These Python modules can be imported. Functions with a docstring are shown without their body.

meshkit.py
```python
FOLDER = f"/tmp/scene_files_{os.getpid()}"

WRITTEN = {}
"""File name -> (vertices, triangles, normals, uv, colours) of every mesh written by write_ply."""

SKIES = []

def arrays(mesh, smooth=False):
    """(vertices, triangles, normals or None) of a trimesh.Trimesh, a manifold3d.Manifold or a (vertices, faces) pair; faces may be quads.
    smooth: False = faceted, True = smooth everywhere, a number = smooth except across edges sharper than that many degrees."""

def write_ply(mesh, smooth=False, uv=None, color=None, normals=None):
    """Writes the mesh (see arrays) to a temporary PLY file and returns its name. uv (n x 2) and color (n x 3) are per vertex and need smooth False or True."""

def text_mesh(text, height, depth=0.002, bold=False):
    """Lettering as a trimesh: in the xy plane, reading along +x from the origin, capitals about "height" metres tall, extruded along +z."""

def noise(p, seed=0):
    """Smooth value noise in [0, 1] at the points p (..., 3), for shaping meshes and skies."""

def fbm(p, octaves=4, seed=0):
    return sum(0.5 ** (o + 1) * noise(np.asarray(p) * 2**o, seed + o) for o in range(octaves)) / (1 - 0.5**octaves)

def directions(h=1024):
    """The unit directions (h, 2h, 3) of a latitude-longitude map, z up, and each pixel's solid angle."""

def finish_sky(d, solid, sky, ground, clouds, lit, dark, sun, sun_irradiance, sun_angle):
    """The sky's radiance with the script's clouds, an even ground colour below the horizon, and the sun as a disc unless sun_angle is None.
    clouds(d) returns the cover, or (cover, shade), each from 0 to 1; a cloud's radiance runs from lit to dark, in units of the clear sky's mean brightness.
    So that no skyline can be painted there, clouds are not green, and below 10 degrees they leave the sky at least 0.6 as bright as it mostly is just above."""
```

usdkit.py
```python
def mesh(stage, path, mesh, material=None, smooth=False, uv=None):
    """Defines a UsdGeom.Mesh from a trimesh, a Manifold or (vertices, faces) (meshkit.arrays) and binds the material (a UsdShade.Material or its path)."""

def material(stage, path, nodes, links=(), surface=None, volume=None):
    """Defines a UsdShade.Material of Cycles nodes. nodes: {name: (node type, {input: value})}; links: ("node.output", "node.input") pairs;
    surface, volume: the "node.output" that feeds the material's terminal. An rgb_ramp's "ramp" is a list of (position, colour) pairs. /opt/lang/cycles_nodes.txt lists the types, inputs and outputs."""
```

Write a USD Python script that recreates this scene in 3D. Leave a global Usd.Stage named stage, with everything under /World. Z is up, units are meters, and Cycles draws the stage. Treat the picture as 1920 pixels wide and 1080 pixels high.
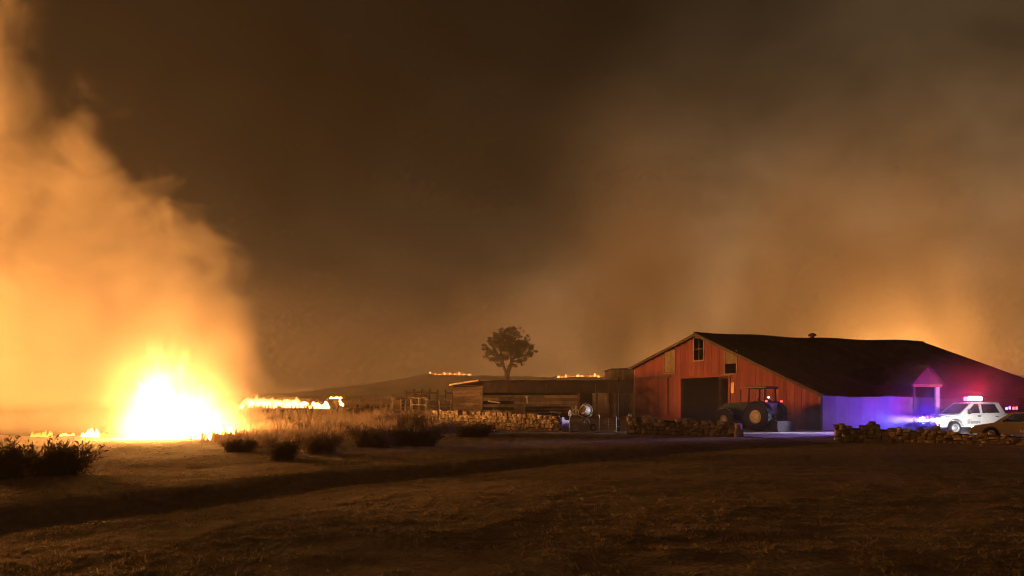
import math, random
import numpy as np
import trimesh
import manifold3d as mf
import shapely.geometry as sg
import meshkit, usdkit
from scipy.interpolate import RBFInterpolator
from pxr import Usd, UsdGeom, UsdLux, UsdShade, Gf, Sdf, Vt

# ------------------------------------------------------------------ camera, sky, exposure
stage = Usd.Stage.CreateInMemory()
UsdGeom.SetStageUpAxis(stage, "Z")
world = UsdGeom.Xform.Define(stage, "/World")
stage.SetDefaultPrim(world.GetPrim())
UsdGeom.Scope.Define(stage, "/World/Looks")

FPX, HOR, EYE = 1478.0, 765.0, 1.6          # focal length and horizon of the 1920 x 1080 photograph, eye height
cam = UsdGeom.Camera.Define(stage, "/World/camera")
cam.CreateHorizontalApertureAttr(36.0)
cam.CreateVerticalApertureAttr(20.25)
cam.CreateFocalLengthAttr(36.0 * FPX / 1920)
cam.CreateVerticalApertureOffsetAttr(36.0 * (HOR - 540) / 1920)   # the camera is level and the lens shifted up: the walls stand upright
cam.CreateClippingRangeAttr(Gf.Vec2f(0.05, 5000))
cam.CreateExposureAttr(0.0)
cam.AddTranslateOp().Set(Gf.Vec3d(0, 0, EYE))
cam.AddRotateXOp().Set(90.0)


def MAT(name, nodes, links=(), surface=None, volume=None):
    return usdkit.material(stage, "/World/Looks/" + name, nodes, links, surface, volume)


# night sky under a lid of smoke, glowing from the fires below: brighter and warmer towards the horizon
sky_mat = MAT("night_sky", {
    "tc": ("texture_coordinate", {}),
    "xyz": ("separate_xyz", {}),
    "map": ("mapping", {"scale": (1.0, 1.0, 1.5), "location": (0.35, 0.2, 0.1)}),
    "n1": ("noise_texture", {"scale": 2.4, "detail": 3.0, "roughness": 0.48, "distortion": 0.25}),
    "n2": ("noise_texture", {"scale": 6.5, "detail": 4.0, "roughness": 0.5, "distortion": 0.3}),
    "zoff": ("math", {"math_type": "multiply_add", "value2": 0.16, "value3": -0.08}),
    "zz": ("math", {"math_type": "add"}),
    "ramp": ("rgb_ramp", {"ramp": [(0.0, (.70, .310, .100)), (0.05, (.52, .227, .073)), (0.10, (.29, .131, .046)), (0.17, (.135, .067, .0265)),
                                     (0.27, (.060, .0325, .0140)), (0.38, (.030, .0180, .0085)), (0.55, (.025, .0160, .0085)), (1.0, (.024, .0160, .0095))]}),
    "dirr": ("vector_math", {"math_type": "dot_product", "vector2": (0.52, 0.854, 0.0)}),
    "lobe": ("map_range", {"range_type": "smoothstep", "from_min": 0.80, "from_max": 1.0, "to_min": 0.36, "to_max": 3.0, "clamp": True}),
    "nf": ("map_range", {"from_min": 0.3, "from_max": 0.7, "to_min": 0.68, "to_max": 1.36}),
    "mul": ("math", {"math_type": "multiply"}),
    "tint": ("vector_math", {"math_type": "scale"}),
    "air": ("sky_texture", {"sky_type": "single_scattering", "sun_disc": False, "sun_elevation": -0.12, "sun_rotation": 2.6}),
    "airs": ("vector_math", {"math_type": "scale", "scale": 0.02}),
    "sum": ("vector_math", {"math_type": "add"}),
    "bg": ("background_shader", {"strength": 1.0}),
}, [("tc.generated", "xyz.vector"), ("tc.generated", "map.vector"), ("map.vector", "n1.vector"), ("map.vector", "n2.vector"),
    ("n1.fac", "zoff.value1"), ("xyz.z", "zz.value1"), ("zoff.value", "zz.value2"), ("zz.value", "ramp.fac"),
    ("tc.generated", "dirr.vector1"), ("dirr.value", "lobe.value"), ("n2.fac", "nf.value"), ("lobe.result", "mul.value1"), ("nf.result", "mul.value2"),
    ("ramp.color", "tint.vector1"), ("mul.value", "tint.scale"), ("air.color", "airs.vector1"), ("tint.vector", "sum.vector1"), ("airs.vector", "sum.vector2"),
    ("sum.vector", "bg.color")], surface="bg.background")
dome = UsdLux.DomeLight.Define(stage, "/World/sky")
dome.CreateIntensityAttr(1.0)
UsdShade.MaterialBindingAPI.Apply(dome.GetPrim()).Bind(sky_mat)
dome.GetPrim().SetCustomDataByKey("kind", "structure")

BEAM1, BEAM2 = 6500.0, 330.0
STROBE, VIOLET = 3200.0, 14.0                # beams of the pickup's blue strobe and of its roof bar               # headlamp beams of the pickup and the saloon

# ------------------------------------------------------------------ helpers
rnd = random.Random(7)
rng = np.random.default_rng(7)
_taken = {}


def numbered(parent, name):
    k = _taken.get((parent, name), 0)
    _taken[(parent, name)] = k + 1
    return name if k == 0 else f"{name}_{k:03d}"


LOC = {}


def tag(prim, label=None, cat=None, group=None, kind=None):
    for k, v in (("label", label), ("category", cat), ("group", group), ("kind", kind)):
        if v:
            prim.SetCustomDataByKey(k, v)
    return prim


def thing(name, label, cat, loc, rot=0.0, group=None, kind=None):
    """An Xform at the thing's base; its parts are given in the thing's own coordinates."""
    path = "/World/" + numbered("/World", name)
    x = UsdGeom.Xform.Define(stage, path)
    x.AddTranslateOp().Set(Gf.Vec3d(*map(float, loc)))
    if rot:
        x.AddRotateZOp().Set(float(rot))
    tag(x.GetPrim(), label, cat, group, kind)
    LOC[path] = (np.array(loc, float), math.radians(rot))
    return path


def local(path, m):
    """A mesh given in world coordinates, moved into the thing's coordinates."""
    loc, r = LOC[path]
    m = tm(m).copy()
    m.apply_translation(-loc)
    if r:
        m.apply_transform(trimesh.transformations.rotation_matrix(-r, [0, 0, 1]))
    return m


def tm(m):
    if hasattr(m, "to_mesh"):
        k = m.to_mesh()
        return trimesh.Trimesh(np.array(k.vert_properties[:, :3]), np.array(k.tri_verts), process=False)
    if isinstance(m, (list, tuple)) and len(m) and not isinstance(m[0], np.ndarray):
        return trimesh.util.concatenate([tm(x) for x in m])
    if isinstance(m, tuple):
        f = np.asarray(m[1])
        if f.shape[1] == 4:
            f = np.vstack([f[:, [0, 1, 2]], f[:, [0, 2, 3]]])
        return trimesh.Trimesh(np.asarray(m[0], float), f, process=False)
    return m


def part(parent, name, mesh, mat, label=None, smooth=False, kind=None):
    path = parent + "/" + numbered(parent, name)
    usdkit.mesh(stage, path, tm(mesh), mat, smooth=smooth)
    p = stage.GetPrimAtPath(path)
    tag(p, label, None, None, kind)
    return path


def wpart(parent, name, mesh, mat, label=None, smooth=False, kind=None, top=None):
    """part() with a mesh in world coordinates; top is the thing when parent is one of its parts."""
    return part(parent, name, local(top or parent, mesh), mat, label, smooth, kind)


def solo(name, mesh, mat, label=None, cat=None, group=None, kind=None, smooth=False):
    """A top-level thing that is one mesh, in world coordinates."""
    path = "/World/" + numbered("/World", name)
    usdkit.mesh(stage, path, tm(mesh), mat, smooth=smooth)
    tag(stage.GetPrimAtPath(path), label, cat, group, kind)
    return path


def copy_of(src, name, loc, rot=0.0, scale=None, label=None, group=None, cat=None):
    path = "/World/" + numbered("/World", name)
    x = UsdGeom.Xform.Define(stage, path)
    x.GetPrim().GetReferences().AddInternalReference(src)
    x.ClearXformOpOrder()
    x.GetPrim().SetInstanceable(True)
    for op in ("t", "r", "s"):
        pass
    api = UsdGeom.XformCommonAPI(x)
    api.SetTranslate(Gf.Vec3d(*map(float, loc)))
    api.SetRotate(Gf.Vec3f(0, 0, float(rot)))
    if scale is not None:
        api.SetScale(Gf.Vec3f(*map(float, scale)))
    tag(x.GetPrim(), label, cat, group)
    return path


def W(px, py, Y):
    """The point at depth Y that the photograph shows at pixel (px, py)."""
    return np.array([(px - 960) / FPX * Y, Y, EYE + (HOR - py) / FPX * Y])


def gpt(px, Y):
    return (px - 960) / FPX * Y


def box(x0, x1, y0, y1, z0, z1):
    m = trimesh.creation.box([abs(x1 - x0), abs(y1 - y0), abs(z1 - z0)])
    m.apply_translation([(x0 + x1) / 2, (y0 + y1) / 2, (z0 + z1) / 2])
    return m


def bar(a, b, w, h=None, up=(0, 0, 1)):
    """A rectangular bar from a to b, w across and h along up."""
    a, b = np.asarray(a, float), np.asarray(b, float)
    h = w if h is None else h
    d = b - a
    L = np.linalg.norm(d)
    d = d / L
    s = np.cross(d, up)
    if np.linalg.norm(s) < 1e-6:
        s = np.cross(d, (1, 0, 0))
    s /= np.linalg.norm(s)
    u = np.cross(s, d)
    m = trimesh.creation.box([L, w, h])
    T = np.eye(4)
    T[:3, 0], T[:3, 1], T[:3, 2], T[:3, 3] = d, s, u, (a + b) / 2
    m.apply_transform(T)
    return m


def rod(a, b, r0, r1=None, n=8):
    a, b = np.asarray(a, float), np.asarray(b, float)
    return tube([a, b], [r0, r0 if r1 is None else r1], n)


def tube(pts, rad, n=7, cap=True):
    p = np.asarray(pts, float)
    t = np.gradient(p, axis=0)
    t /= np.linalg.norm(t, axis=1, keepdims=True) + 1e-12
    ref = np.where(np.abs(t[:, 2:]) < 0.9, [[0, 0, 1.0]], [[1.0, 0, 0]])
    a = np.cross(t, ref)
    a /= np.linalg.norm(a, axis=1, keepdims=True) + 1e-12
    b = np.cross(t, a)
    ang = np.arange(n) * 2 * np.pi / n
    rad = np.broadcast_to(rad, (len(p),))
    v = p[:, None] + rad[:, None, None] * (np.cos(ang)[None, :, None] * a[:, None] + np.sin(ang)[None, :, None] * b[:, None])
    f = []
    for i in range(len(p) - 1):
        for j in range(n):
            k = (j + 1) % n
            f += [[i * n + j, i * n + k, (i + 1) * n + k], [i * n + j, (i + 1) * n + k, (i + 1) * n + j]]
    v = v.reshape(-1, 3)
    if cap:
        c = len(v)
        v = np.vstack([v, p[0], p[-1]])
        e = (len(p) - 1) * n
        for j in range(n):
            k = (j + 1) % n
            f += [[c, k, j], [c + 1, e + j, e + k]]
    m = trimesh.Trimesh(v, np.array(f), process=False)
    m.fix_normals() if len(f) < 400 else None
    return m


def rbox(sx, sy, sz, r, n=6):
    """A box with rounded edges, centred, as a Manifold."""
    s = [mf.Manifold.sphere(r, n * 2).translate((x * (sx / 2 - r), y * (sy / 2 - r), z * (sz / 2 - r))) for x in (-1, 1) for y in (-1, 1) for z in (-1, 1)]
    return mf.Manifold.batch_hull(s)


def prism(poly, y0, y1):
    """A polygon in x,z pushed along y."""
    m = trimesh.creation.extrude_polygon(sg.Polygon(poly), y1 - y0, engine="earcut")
    v = np.array(m.vertices)
    m.vertices = np.stack([v[:, 0], y0 + (y1 - y0) - v[:, 2], v[:, 1]], 1)
    m.fix_normals()
    return m


def lathe(profile, n=24, axis="z"):
    """profile: (radius, height) pairs."""
    m = trimesh.creation.revolve(np.array(profile, float), sections=n)
    if axis == "y":
        m.apply_transform(trimesh.transformations.rotation_matrix(-math.pi / 2, [1, 0, 0]))
    if axis == "x":
        m.apply_transform(trimesh.transformations.rotation_matrix(math.pi / 2, [0, 1, 0]))
    m.fix_normals()
    return m


# ------------------------------------------------------------------ materials
def plain(name, col, rough=0.6, metal=0.0, var=0.25, scale=6.0, bump=0.0, spec=0.5, coord="pos", stretch=(1, 1, 1), coat=0.0):
    """A principled surface whose tone wanders with noise, and with each object."""
    col = np.array(col, float)
    nodes = {"g": ("geometry", {}), "tc": ("texture_coordinate", {}), "oi": ("object_info", {}),
             "mp": ("mapping", {"scale": stretch}),
             "n": ("noise_texture", {"scale": scale, "detail": 5.0, "roughness": 0.6}),
             "r": ("rgb_ramp", {"ramp": [(0.25, col * (1 - var)), (0.5, col), (0.75, np.minimum(col * (1 + var), 1))]}),
             "hv": ("map_range", {"to_min": 1 - var * 0.5, "to_max": 1 + var * 0.5}),
             "sc": ("vector_math", {"math_type": "scale"}),
             "p": ("principled_bsdf", {"roughness": rough, "metallic": metal, "specular_ior_level": spec, "coat_weight": coat})}
    links = [("g.position", "mp.vector") if coord == "pos" else ("tc.object", "mp.vector"), ("mp.vector", "n.vector"), ("n.fac", "r.fac"), ("oi.random", "hv.value"),
             ("r.color", "sc.vector1"), ("hv.result", "sc.scale"), ("sc.vector", "p.base_color")]
    if bump:
        nodes["b"] = ("bump", {"strength": 1.0, "distance": bump})
        links += [("n.fac", "b.height"), ("b.normal", "p.normal")]
    return MAT(name, nodes, links, "p.BSDF")


def glow(name, col, strength):
    return MAT(name, {"e": ("emission", {"color": col, "strength": strength})}, [], "e.emission")


def leafy(name, col, trans=0.35, var=0.4):
    col = np.array(col, float)
    return MAT(name, {
        "g": ("geometry", {}), "n": ("noise_texture", {"scale": 1.7, "detail": 3.0}), "oi": ("object_info", {}),
        "mx": ("math", {"math_type": "multiply_add", "value2": 0.5}), "half": ("math", {"math_type": "multiply", "value2": 0.5}),
        "r": ("rgb_ramp", {"ramp": [(0.2, col * (1 - var)), (0.5, col), (0.8, col * (1 + var))]}),
        "d": ("diffuse_bsdf", {}), "t": ("translucent_bsdf", {}), "m": ("mix_closure", {"fac": trans})},
        [("g.position", "n.vector"), ("g.random_per_island", "half.value1"), ("n.fac", "mx.value1"), ("half.value", "mx.value3"), ("mx.value", "r.fac"), ("r.color", "d.color"), ("r.color", "t.color"), ("d.BSDF", "m.closure1"), ("t.BSDF", "m.closure2")], "m.closure")


# ------------------------------------------------------------------ terrain
CTRL = np.array([
    (0, 0, 0), (-15, 0, 0), (15, 0, 0), (0, -25, 0), (-40, -20, 0), (40, -20, 0), (-10, 10, 0), (10, 10, .05), (-25, 20, 0), (0, 20, 0), (15, 20, .05), (30, 25, .05),
    (-20, 41, 0), (-35, 41, 0), (-60, 40, .1), (-8, 33, 0), (-12, 25, 0), (-2, 42, .15), (0, 45, .3), (6, 46, .28), (10, 43, .08), (16, 43, .05), (18, 39, -.08), (27, 39, -.08), (26, 46.5, -.04),
    (31, 44, -.04), (45, 45, 0), (18, 50, .28), (27, 53, .4), (10, 64, .75), (14, 56, .52), (40, 58, .5), (34, 68, .9), (0, 65, 1.1), (-8, 70, 1.35), (-20, 75, 1.7), (-35, 75, 1.5), (-60, 65, .9),
    (-30, 150, 5.2), (-16, 150, 8.3), (-8, 150, 7.6), (0, 150, 7.5), (23, 150, 7.5), (60, 150, 7.8), (100, 150, 8), (-60, 150, 3.2), (-110, 150, 2.5), (0, 115, 3.9), (40, 110, 3.9), (-16, 110, 3.6), (-40, 110, 2.6),
    (-100, 230, 2), (0, 230, 5), (100, 230, 6), (-300, 500, 0), (300, 500, 0), (0, 600, 0), (-300, 0, 0), (300, 0, 0), (-300, 200, 0), (300, 200, 4), (0, -100, 0), (300, -100, 0), (-300, -100, 0)], float)
_rbf = RBFInterpolator(CTRL[:, :2], CTRL[:, 2], kernel="linear", smoothing=0.5)
CREST = np.array([(-16, 2.0), (-6.6, 10.3), (-3.0, 16.9), (3.0, 24.3), (9.2, 31.5), (16, 36.5), (24, 39.0)])   # the lip of the near lawn, over a ditch


def crest_distance(x, y):
    """Distance behind the lawn's lip (positive on the far side), and how far along it, 0 to 1."""
    p = np.stack([np.ravel(x), np.ravel(y)], 1)
    best, side, along = np.full(len(p), 1e9), np.zeros(len(p)), np.zeros(len(p))
    for i in range(len(CREST) - 1):
        a, d = CREST[i], CREST[i + 1] - CREST[i]
        t = np.clip(((p - a) @ d) / (d @ d), 0, 1)
        q = p - a - t[:, None] * d
        dist = np.linalg.norm(q, axis=1)
        s = np.sign(d[0] * q[:, 1] - d[1] * q[:, 0])
        m = dist < best
        best[m], side[m], along[m] = dist[m], s[m], ((i + t) / (len(CREST) - 1))[m]
    return (best * side).reshape(np.shape(x)), along.reshape(np.shape(x))


def ground_z(x, y):
    x, y = np.asarray(x, float), np.asarray(y, float)
    z = _rbf(np.stack([x.ravel(), y.ravel()], 1)).reshape(x.shape)
    d, al = crest_distance(x, y)
    fade = np.clip((1 - al) * 3.5, 0, 1)
    width = 1.05 + 0.9 * np.clip(al, 0, 1)
    ditch = -0.24 * np.exp(-((d - 1.25 * width) / (0.62 * width)) ** 2) - 0.11 * (np.clip((d + 6.0) / 6.0, 0, 1) ** 2) * np.exp(-(np.clip(d, 0, None) / 1.3) ** 2)
    n = meshkit.fbm(np.stack([x * .35, y * .35, 0 * x], -1), 4, 3) - 0.5
    fine = meshkit.fbm(np.stack([x * 1.6, y * 1.6, 0 * x], -1), 3, 9) - 0.5
    far = np.clip((y - 70) / 60, 0, 1)
    near = np.clip((60 - y) / 20, 0.25, 1)
    return z + ditch * fade + n * (0.08 * near + 0.9 * far) + fine * 0.05 * near


def gz(x, y):
    return float(ground_z(np.array([x]), np.array([y]))[0])


def axis_grid(parts):
    return np.unique(np.concatenate([np.linspace(a, b, n) for a, b, n in parts]))


gx = axis_grid([(-400, -80, 16), (-80, -32, 40), (-32, 36, 230), (36, 90, 40), (90, 400, 16)])
gy = axis_grid([(-120, -6, 14), (-6, 60, 300), (60, 170, 120), (170, 700, 24)])
GX, GY = np.meshgrid(gx, gy)
GZ = ground_z(GX, GY)
nx, ny = len(gx), len(gy)
ii, jj = np.meshgrid(np.arange(nx - 1), np.arange(ny - 1))
q = (jj * nx + ii).ravel()
ground = trimesh.Trimesh(np.stack([GX.ravel(), GY.ravel(), GZ.ravel()], 1), np.vstack([np.stack([q, q + 1, q + nx + 1], 1), np.stack([q, q + nx + 1, q + nx], 1)]), process=False)
ground_mat = MAT("dry_grass_ground", {
    "g": ("geometry", {}),
    "a": ("noise_texture", {"scale": 0.22, "detail": 5.0, "roughness": 0.6}),
    "b": ("noise_texture", {"scale": 2.6, "detail": 6.0, "roughness": 0.7}),
    "mix": ("math", {"math_type": "multiply_add", "value2": 0.5}),
    "h": ("math", {"math_type": "multiply", "value2": 0.5}),
    "r": ("rgb_ramp", {"ramp": [(0.30, (.21, .175, .138)), (0.45, (.30, .255, .202)), (0.58, (.38, .325, .260)), (0.72, (.45, .39, .315))]}),
    "sx": ("separate_xyz", {}), "bn": ("noise_texture", {"scale": 0.5, "detail": 5.0, "roughness": 0.65}),
    "by": ("math", {"math_type": "multiply_add", "value2": 5.0}), "bf": ("map_range", {"range_type": "smoothstep", "from_min": 45.0, "from_max": 46.2, "clamp": True}),
    "bx": ("map_range", {"range_type": "smoothstep", "from_min": -11.5, "from_max": -13.5, "clamp": True}), "bm": ("math", {"math_type": "multiply"}),
    "char": ("mix_color", {"b": (.028, .024, .021)}),
    "f": ("noise_texture", {"scale": 14.0, "detail": 4.0}),
    "bp": ("bump", {"strength": 0.8, "distance": 0.05}),
    "p": ("principled_bsdf", {"roughness": 0.95, "specular_ior_level": 0.1})},
    [("g.position", "a.vector"), ("g.position", "b.vector"), ("g.position", "f.vector"), ("b.fac", "h.value1"), ("a.fac", "mix.value1"), ("h.value", "mix.value3"), ("mix.value", "r.fac"),
     ("g.position", "sx.vector"), ("g.position", "bn.vector"), ("bn.fac", "by.value1"), ("sx.y", "by.value3"), ("by.value", "bf.value"), ("sx.x", "bx.value"), ("bf.result", "bm.value1"), ("bx.result", "bm.value2"), ("bm.value", "char.fac"), ("r.color", "char.a"), ("char.result", "p.base_color"), ("f.fac", "bp.height"), ("bp.normal", "p.normal")], "p.BSDF")
solo("ground", ground, ground_mat, kind="structure", smooth=True)
# ------------------------------------------------------------------ driveway
def drape(poly, lift, step=0.8):
    """A sheet over the ground inside a polygon."""
    x0, y0, x1, y1 = poly.bounds
    xs, ys = np.arange(x0, x1 + step, step), np.arange(y0, y1 + step, step)
    X, Y = np.meshgrid(xs, ys)
    Z = ground_z(X, Y) + lift
    n = len(xs)
    keep = np.array([poly.contains(sg.Point(a, b)) for a, b in zip(X.ravel(), Y.ravel())]).reshape(X.shape)
    f = []
    for j in range(len(ys) - 1):
        for i in range(n - 1):
            if keep[j, i] and keep[j, i + 1] and keep[j + 1, i] and keep[j + 1, i + 1]:
                a = j * n + i
                f += [[a, a + 1, a + n + 1], [a, a + n + 1, a + n]]
    m = trimesh.Trimesh(np.stack([X.ravel(), Y.ravel(), Z.ravel()], 1), np.array(f), process=False)
    m.remove_unreferenced_vertices()
    return m


gravel = plain("pale_gravel", (.46, .44, .42), 0.95, var=.3, scale=5.0, bump=.03, spec=.1)
drive_poly = sg.Polygon([(1.0, 44.6), (7.4, 44.4), (8.0, 45.8), (11.9, 44.6), (12.6, 42.0), (14.2, 39.3), (16.6, 38.9), (16.4, 41.5), (17.4, 43.5), (34, 43.2), (44, 45), (44, 55), (27, 50.6), (19.2, 47.6), (14, 56), (6, 60.5), (0, 58), (-1, 50)])
solo("driveway", drape(drive_poly.buffer(.3), .03, 0.35), gravel, kind="structure", smooth=True)

# ------------------------------------------------------------------ barn
red_paint = [plain(f"barn_red_{k}", c, .85, var=.22, scale=2.2, stretch=(1, 1, .35), spec=.2, coord="pos") for k, c in zip("abc", [(.130, .035, .040), (.113, .030, .035), (.142, .039, .044)])]
white_wall = plain("chalky_white_paint", (.56, .54, .58), .8, var=.10, scale=1.2, spec=.2)
roof_mat = [plain(f"old_roof_sheet_{k}", c, .75, var=.35, scale=1.5, spec=.3) for k, c in zip("ab", [(.060, .045, .040), (.048, .037, .034)])]
blue_lit_wall = plain("blue_lit_white_paint", (.34, .34, .54), .8, var=.14, scale=1.6, spec=.2)  # white wall; the police lamps' blue is tinted into this paint
slate_wood = plain("slate_grey_wood", (.075, .075, .10), .9, var=.3, scale=3.0, spec=.1)
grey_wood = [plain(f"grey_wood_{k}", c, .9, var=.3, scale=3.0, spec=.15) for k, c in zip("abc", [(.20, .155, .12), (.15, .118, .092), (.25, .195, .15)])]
dark_wood = plain("dark_wood", (.055, .042, .034), .9, var=.3, scale=3.0, spec=.15)
dirt_mat = plain("trodden_dirt", (.12, .09, .065), .95, var=.3, scale=2.0, spec=.1)
shutter_mat = plain("weathered_shutter", (.12, .095, .065), .85, var=.3, scale=4.0, spec=.2)

P0 = np.array([13.85, 58.5])
U = np.array([20.3, 7.5]); LU = np.linalg.norm(U); U = U / LU
V = np.array([5.17, -10.0]); LV = np.linalg.norm(V); V = V / LV
TL, TR, RZ, EZR, EZL = -7.95, LV, 7.1, 2.58, 5.0
BASE = thing("barn", "large red plank barn with long dark sagging roof and open doorway behind the tractor", "barn", (P0[0], P0[1], .5))


def B(s, t, z):
    p = P0 + U * s + V * t
    return np.array([p[0], p[1], z])


def px_t(px):
    k = (px - 960) / FPX
    return (k * P0[1] - P0[0]) / (V[0] - k * V[1])


def z_at(py, t):
    return EYE + (HOR - py) / FPX * (P0 + V * t)[1]


def roof_z(t, s=0.0):
    sag = -0.10 * math.sin(math.pi * min(max(s / LU, 0), 1)) - .05 * math.sin(s * .9)
    return RZ + sag + (-(RZ - EZR) * t / TR if t > 0 else (RZ - EZL) * t / -TL)


def hexa(c):
    """Eight corners: four of one face, then the four across from them."""
    return mf_fix(np.array(c, float))


def mf_fix(v):
    f = np.array([[0, 1, 2], [0, 2, 3], [4, 6, 5], [4, 7, 6], [0, 4, 5], [0, 5, 1], [1, 5, 6], [1, 6, 2], [2, 6, 7], [2, 7, 3], [3, 7, 4], [3, 4, 0]])
    m = trimesh.Trimesh(v, f, process=False)
    if m.volume < 0:
        m.invert()
    return m


def slab(t0, t1, zb0, zb1, zt0, zt1, s0, s1):
    """A piece of the front wall: from t0 to t1, bottom and top heights at each, between depths s0 and s1."""
    return hexa([B(s0, t0, zb0), B(s0, t1, zb1), B(s0, t1, zt1), B(s0, t0, zt0), B(s1, t0, zb0), B(s1, t1, zb1), B(s1, t1, zt1), B(s1, t0, zt0)])


door = (px_t(1276), px_t(1368), 0.0, 3.84)
wins = []
for x0, x1, y0, y1 in ((1247, 1265.5, 658, 699), (1302, 1319.5, 634, 675), (1360, 1381, 659, 700)):
    a, b = px_t(x0), px_t(x1)
    m = (a + b) / 2
    wins.append((a, b, z_at(y1, m), z_at(y0, m)))
holes = [door] + wins
cuts = sorted(set([TL, TR] + [e for h in holes for e in h[:2]]))
edges = []
for a, b in zip(cuts[:-1], cuts[1:]):
    n = max(1, round((b - a) / .30))
    edges += [a + (b - a) * i / n for i in range(n)]
edges.append(TR)
for a, b in zip(edges[:-1], edges[1:]):
    c = (a + b) / 2
    g0 = gz(*(P0 + V * c)) - .05
    spans, lo = [], g0
    for h in sorted([h for h in holes if h[0] < c < h[1]], key=lambda h: h[2]):
        if h[2] > lo + .02:
            spans.append((lo, h[2]))
        lo = h[3]
    spans.append((lo, None))
    off = rnd.uniform(0, .018)
    for lo, hi in spans:
        ta, tb = (roof_z(a) - .06, roof_z(b) - .06) if hi is None else (hi, hi)
        if min(ta, tb) - lo < .08:
            continue
        j = rnd.uniform(-.01, .01) if lo == g0 else 0
        wpart(BASE, "board", slab(a + .006, b - .006, lo + j, lo + j, ta, tb, -off, .03), rnd.choice(red_paint))
# framing behind the boards, and the other walls
for a, b in ((TL, door[0]), (door[1], TR)):
    n = 8
    wpart(BASE, "lining", [slab(a + (b - a) * i / n, a + (b - a) * (i + 1) / n, gz(*(P0 + V * (a + (b - a) * i / n))) - .2, gz(*(P0 + V * (a + (b - a) * i / n))) - .2, min(roof_z(a + (b - a) * i / n), roof_z(a + (b - a) * (i + 1) / n), 4.0) - .12, min(roof_z(a + (b - a) * (i + 1) / n), 4.0) - .12, .045, .10) for i in range(n)], dark_wood)


def wall_line(a, b, za, zb, th=.12):
    """A wall between two plan points (s, t), up to za and zb."""
    pa, pb = P0 + U * a[0] + V * a[1], P0 + U * b[0] + V * b[1]
    d = (pb - pa) / np.linalg.norm(pb - pa)
    nrm = np.array([-d[1], d[0]]) * th / 2
    ga, gb = gz(*pa) - .3, gz(*pb) - .3
    q = [(*(pa - nrm), ga), (*(pb - nrm), gb), (*(pb - nrm), zb), (*(pa - nrm), za), (*(pa + nrm), ga), (*(pb + nrm), gb), (*(pb + nrm), zb), (*(pa + nrm), za)]
    return hexa(q)


wpart(BASE, "rear_wall", [wall_line((LU - .1, TL), (LU - .1, 0), EZL - .1, RZ - .2), wall_line((LU - .1, 0), (LU - .1, TR), RZ - .2, EZR - .1)], dark_wood)
wpart(BASE, "far_wall", wall_line((.15, TL + .06), (LU - .2, TL + .06), EZL - .12, EZL - .12), red_paint[1])
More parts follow.
